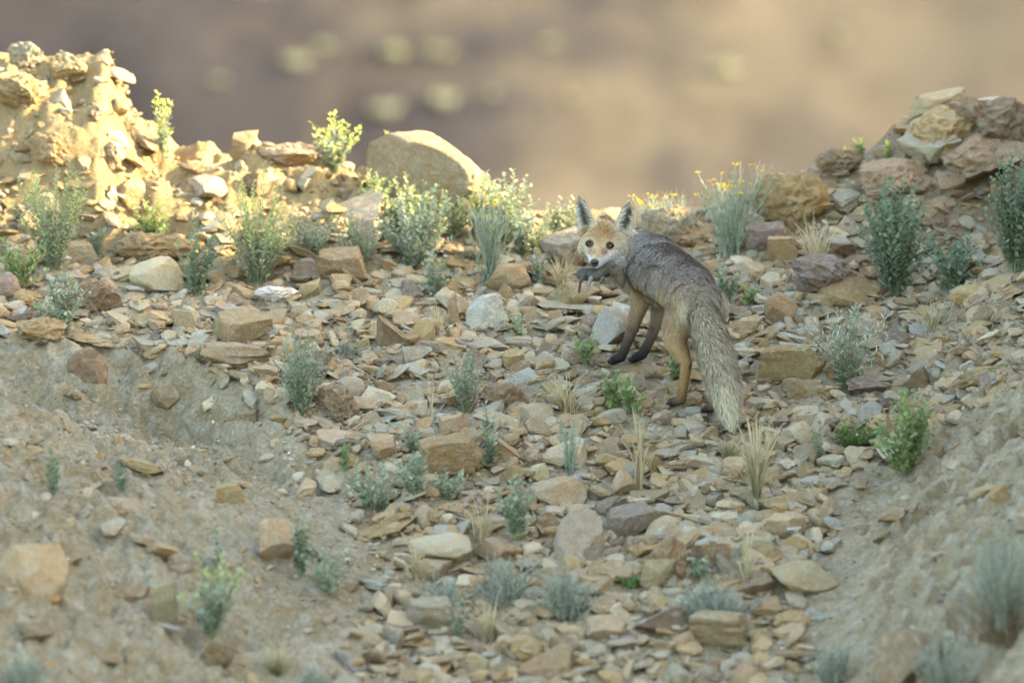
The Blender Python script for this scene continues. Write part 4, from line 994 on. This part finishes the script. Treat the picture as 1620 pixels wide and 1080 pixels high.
for b, tp, up, front, side, half, H in ears:
    r = V - b; u = (r @ up) / H; s = (r @ side) / half; f = r @ front
    ins = (u > .02) & (u < 1.15) & (np.abs(s) < 1.3) & (np.abs(f) < .05) & (V[:, 2] > P(950, 366, .4)[2] - .01)
    nrm = normals(body); fr = (nrm @ front)
    wE = ins * sstep(-.1, .15, u) * 1.0
    C = C * (1 - wE[:, None]) + lin(190, 177, 148) * wE[:, None]
    wD = ins * sstep(.0, .5, fr) * sstep(.78, .42, np.abs(s) + .25 * np.abs(u - .45)) * sstep(.88, .68, u) * sstep(.05, .2, u)
    C = C * (1 - .92 * wD[:, None]) + lin(62, 54, 52) * .92 * wD[:, None]
    Ln = np.where(ins & (u > .1), .006, Ln); D = np.where((ins & (u > .1))[:, None], up[None], D)
setcol(body, C)
q0 = P(1080, 636, .0)
fox = obj('fox', None, label='red fox standing on the rubble looking back with a rodent in its mouth', category='fox')
fox.location = (q0[0], q0[1], float(hgt(q0[0], q0[1]))); fox.empty_display_size = .05
bpy.context.view_layer.update()
def part(o):
    o.parent = fox; o.matrix_parent_inverse = fox.matrix_world.inverted(); return o
bo = part(obj('body', body, M_FUR))
isT = np.linalg.norm
f_ = part(fur('fur', body, C, D, Ln, 125000, .0017, None, M_FUR, dark=.12, clump=.06))
# pale hairs crossing the dark inside of each ear
EH = PB()
for b, tp, up, front, side, half, H in ears:
    for i in range(110):
        u = rng.uniform(.05, .72); sg = rng.choice([-1, 1]) if rng.random() < .7 else (1 if side[0] < 0 else -1)
        wu = half * (1 - u ** 2) ** .62; p0 = b + up * H * u + side * wu * sg * .85 + front * .012
        p1 = p0 - side * sg * wu * rng.uniform(.5, .95) + up * H * rng.uniform(.05, .2) + front * rng.uniform(.0, .006)
        w2 = up * .0008; EH.add([p0 - w2, p0 + w2, p1], [[0, 1, 2]], lin(206, 198, 176) * rng.uniform(.8, 1.1))
part(obj('ear_hair', EH.mesh('ear_hair'), M_FUR, kind='stuff'))
bv = BVHTree.FromPolygons([tuple(v) for v in V], [tuple(p.vertices) for p in body.polygons])
def surf(px, py):
    h = bv.ray_cast(Vector(CAM), Vector(ray(px, py))); return np.array(h[0]) if h[0] is not None else np.array(bv.find_nearest(Vector(P(px, py, .29)))[0])
def ball(name, c, r, mat, parent=None, flat=(1, 1, 1)):
    V0, F0 = ICO[4]; me = mesh_from(name, V0 * r * np.array(flat), F0); o = obj(name, me, mat); o.location = c; return o
for px, py in ((933, 385.5), (964.5, 388.5)):
    s = surf(px, py); d = ray(px, py)
    rim = part(ball('eye_rim', s + d * .0055, .0112, mR, flat=(1.2, .9, .62)))
    e = part(ball('eye', s + d * .0036, .0094, mE, flat=(1.0, 1, .58)))
    part(ball('pupil', s + d * .0036 - d * .0078 + np.array([0, 0, .0008]), .0027, mR, flat=(.8, .7, 1.2)))
s = surf(940.5, 414); d = ray(940, 414)
nm = ICO[4][0].copy(); nm[:, 0] *= 1 + .25 * nm[:, 2]; nm[:, 2] *= .78
o = part(obj('nose', mesh_from('nose', nm * .0118, ICO[4][1]), mB)); o.location = s + d * .002
# mouth line
ml = PB(); pts_ = [surf(a, b) - ray(a, b) * .001 for a, b in ((930, 417), (936, 422), (941, 423.5), (947, 422), (955, 418), (963, 413), (970, 409))]
tube(ml, pts_, .0016, .0012, lin(40, 34, 34)); part(obj('mouth', ml.mesh('mouth'), M_STEM))
# claws and toes: small dark toes on each paw
for (a, b, yy) in ((971, 569, .385), (1004, 567, .418), (1063, 637, .018), (1119, 647, -.014)):
    c0 = P(a, b, yy)
    for k in (-1, 0, 1):
        V0, F0 = ICO[3]; me = mesh_from('toe', V0 * np.array([.0095, .0075, .0072]), F0, np.tile(lin(46, 42, 44), (len(V0), 1)))
        t_ = part(obj('toe', me, M_FUR)); t_.location = c0 + np.array([-.010 + .002 * abs(k), -.003 + k * .0095, -.004])

# prey
caps = []
GR, BR = (112, 108, 96), (108, 92, 70)
cap((923, 434, .322, .0165), (946, 435, .320, .0170), GR, .011, (-1, 0, -.4))
cap((946, 435, .322, .0165), (966, 425, .305, .0160), GR, .010, (-1, 0, -.4))
cap((966, 425, .305, .0165), (978, 432, .272, .0185), BR, .005, (-.6, 0, .7))
cap((978, 432, .272, .0182), (983, 446, .262, .0115), BR, .004, (-.4, 0, 1))
cap((983, 446, .262, .0115), (984.5, 452, .260, .0066), BR, .003, (-.3, 0, 1))
cap((923, 436, .300, .0085), (918, 447, .298, .0048), (96, 92, 84), .003, DN)
cap((918, 447, .298, .0044), (916, 462, .298, .0036), (74, 68, 64), .002, DN)
cap((935, 440, .296, .0080), (931, 450, .294, .0046), (150, 146, 134), .003, DN)
cap((931, 450, .294, .0042), (928.5, 464, .294, .0030), (150, 144, 132), .002, DN)
cap((954, 440, .290, .0070), (950, 446, .286, .0040), (104, 98, 88), .003, DN)
Vs, Fs, n3 = sphere_cloud(caps)
pm = remesh('body', Vs, Fs, .0017, 4); V2 = verts(pm); C2, D2, L2 = blend(V2, caps, .004); setcol(pm, C2)
prey = obj('rodent', None, label='dead grey-brown rodent hanging limp from the fox mouth', category='rodent'); prey.location = P(950, 430, .27); prey.empty_display_size = .02
bpy.context.view_layer.update()
def part(o):
    o.parent = prey; o.matrix_parent_inverse = prey.matrix_world.inverted(); return o
part(obj('body', pm, M_FUR)); part(fur('fur', pm, C2, D2, L2, 9000, .0013, None, M_FUR, dark=.15))
for px, py, y, rx in ((968, 419, .262, -.35), (984, 425, .262, .3)):
    V0, F0 = ICO[3]; V1 = V0.copy(); V1[:, 1] = V1[:, 1] * .22 + .45 * (V1[:, 0] ** 2 + V1[:, 2] ** 2)
    e = part(obj('ear', mesh_from('ear', V1 * np.array([.0085, .008, .0105]), F0, np.tile(lin(92, 84, 74), (len(V0), 1))), M_FUR)); e.location = P(px, py, y); e.rotation_euler = (0, rx, rx)
bv = BVHTree.FromPolygons([tuple(v) for v in V2], [tuple(p.vertices) for p in pm.polygons])
part(ball('eye', surf(975, 435) + ray(975, 435) * .001, .0034, mK)); part(ball('nose', P(984.8, 453.5, .257), .0038, mB))

# ------------------------------------------------------------------ far hillside scrub
bgl = bg_src
BG = [(510, 78), (628, 100), (697, 98), (780, 150), (702, 168), (470, 112), (868, 74), (345, 140), (615, 186), (905, 160), (1150, 120), (1330, 70)]
yb = np.arange(16, 90, .1)
def Gfar(px, py):
    d = ray(px, py); t = (yb - CAM[1]) / d[1]; p = CAM[None] + d[None] * t[:, None]; i = int(np.argmax(p[:, 2] < hgt(p[:, 0], p[:, 1]))); return p[i]
farS = []
for v in range(3):
    S, L = leafy(.10, .24, 20, .05, .035, 'scrub', .0); farS.append((S.mesh('stems'), L.mesh('leaves')))
for i, (px, py) in enumerate(BG):
    q = Gfar(px, py); r = obj('scrub_bush', None, label='blurred pale scrub bush dotted on the far hillside', category='shrub', group='scrub bushes on the far hillside')
    r.location = (q[0], q[1], float(hgt(q[0], q[1])) - .02); r.rotation_euler = (0, 0, i * 1.3); k = rng.uniform(.55, 1.5); r.scale = (k, k, k)
    a, b = farS[i % 3]; obj('stems', a, M_STEM, r, kind='stuff'); obj('leaves', b, M_LEAF, r, kind='stuff')
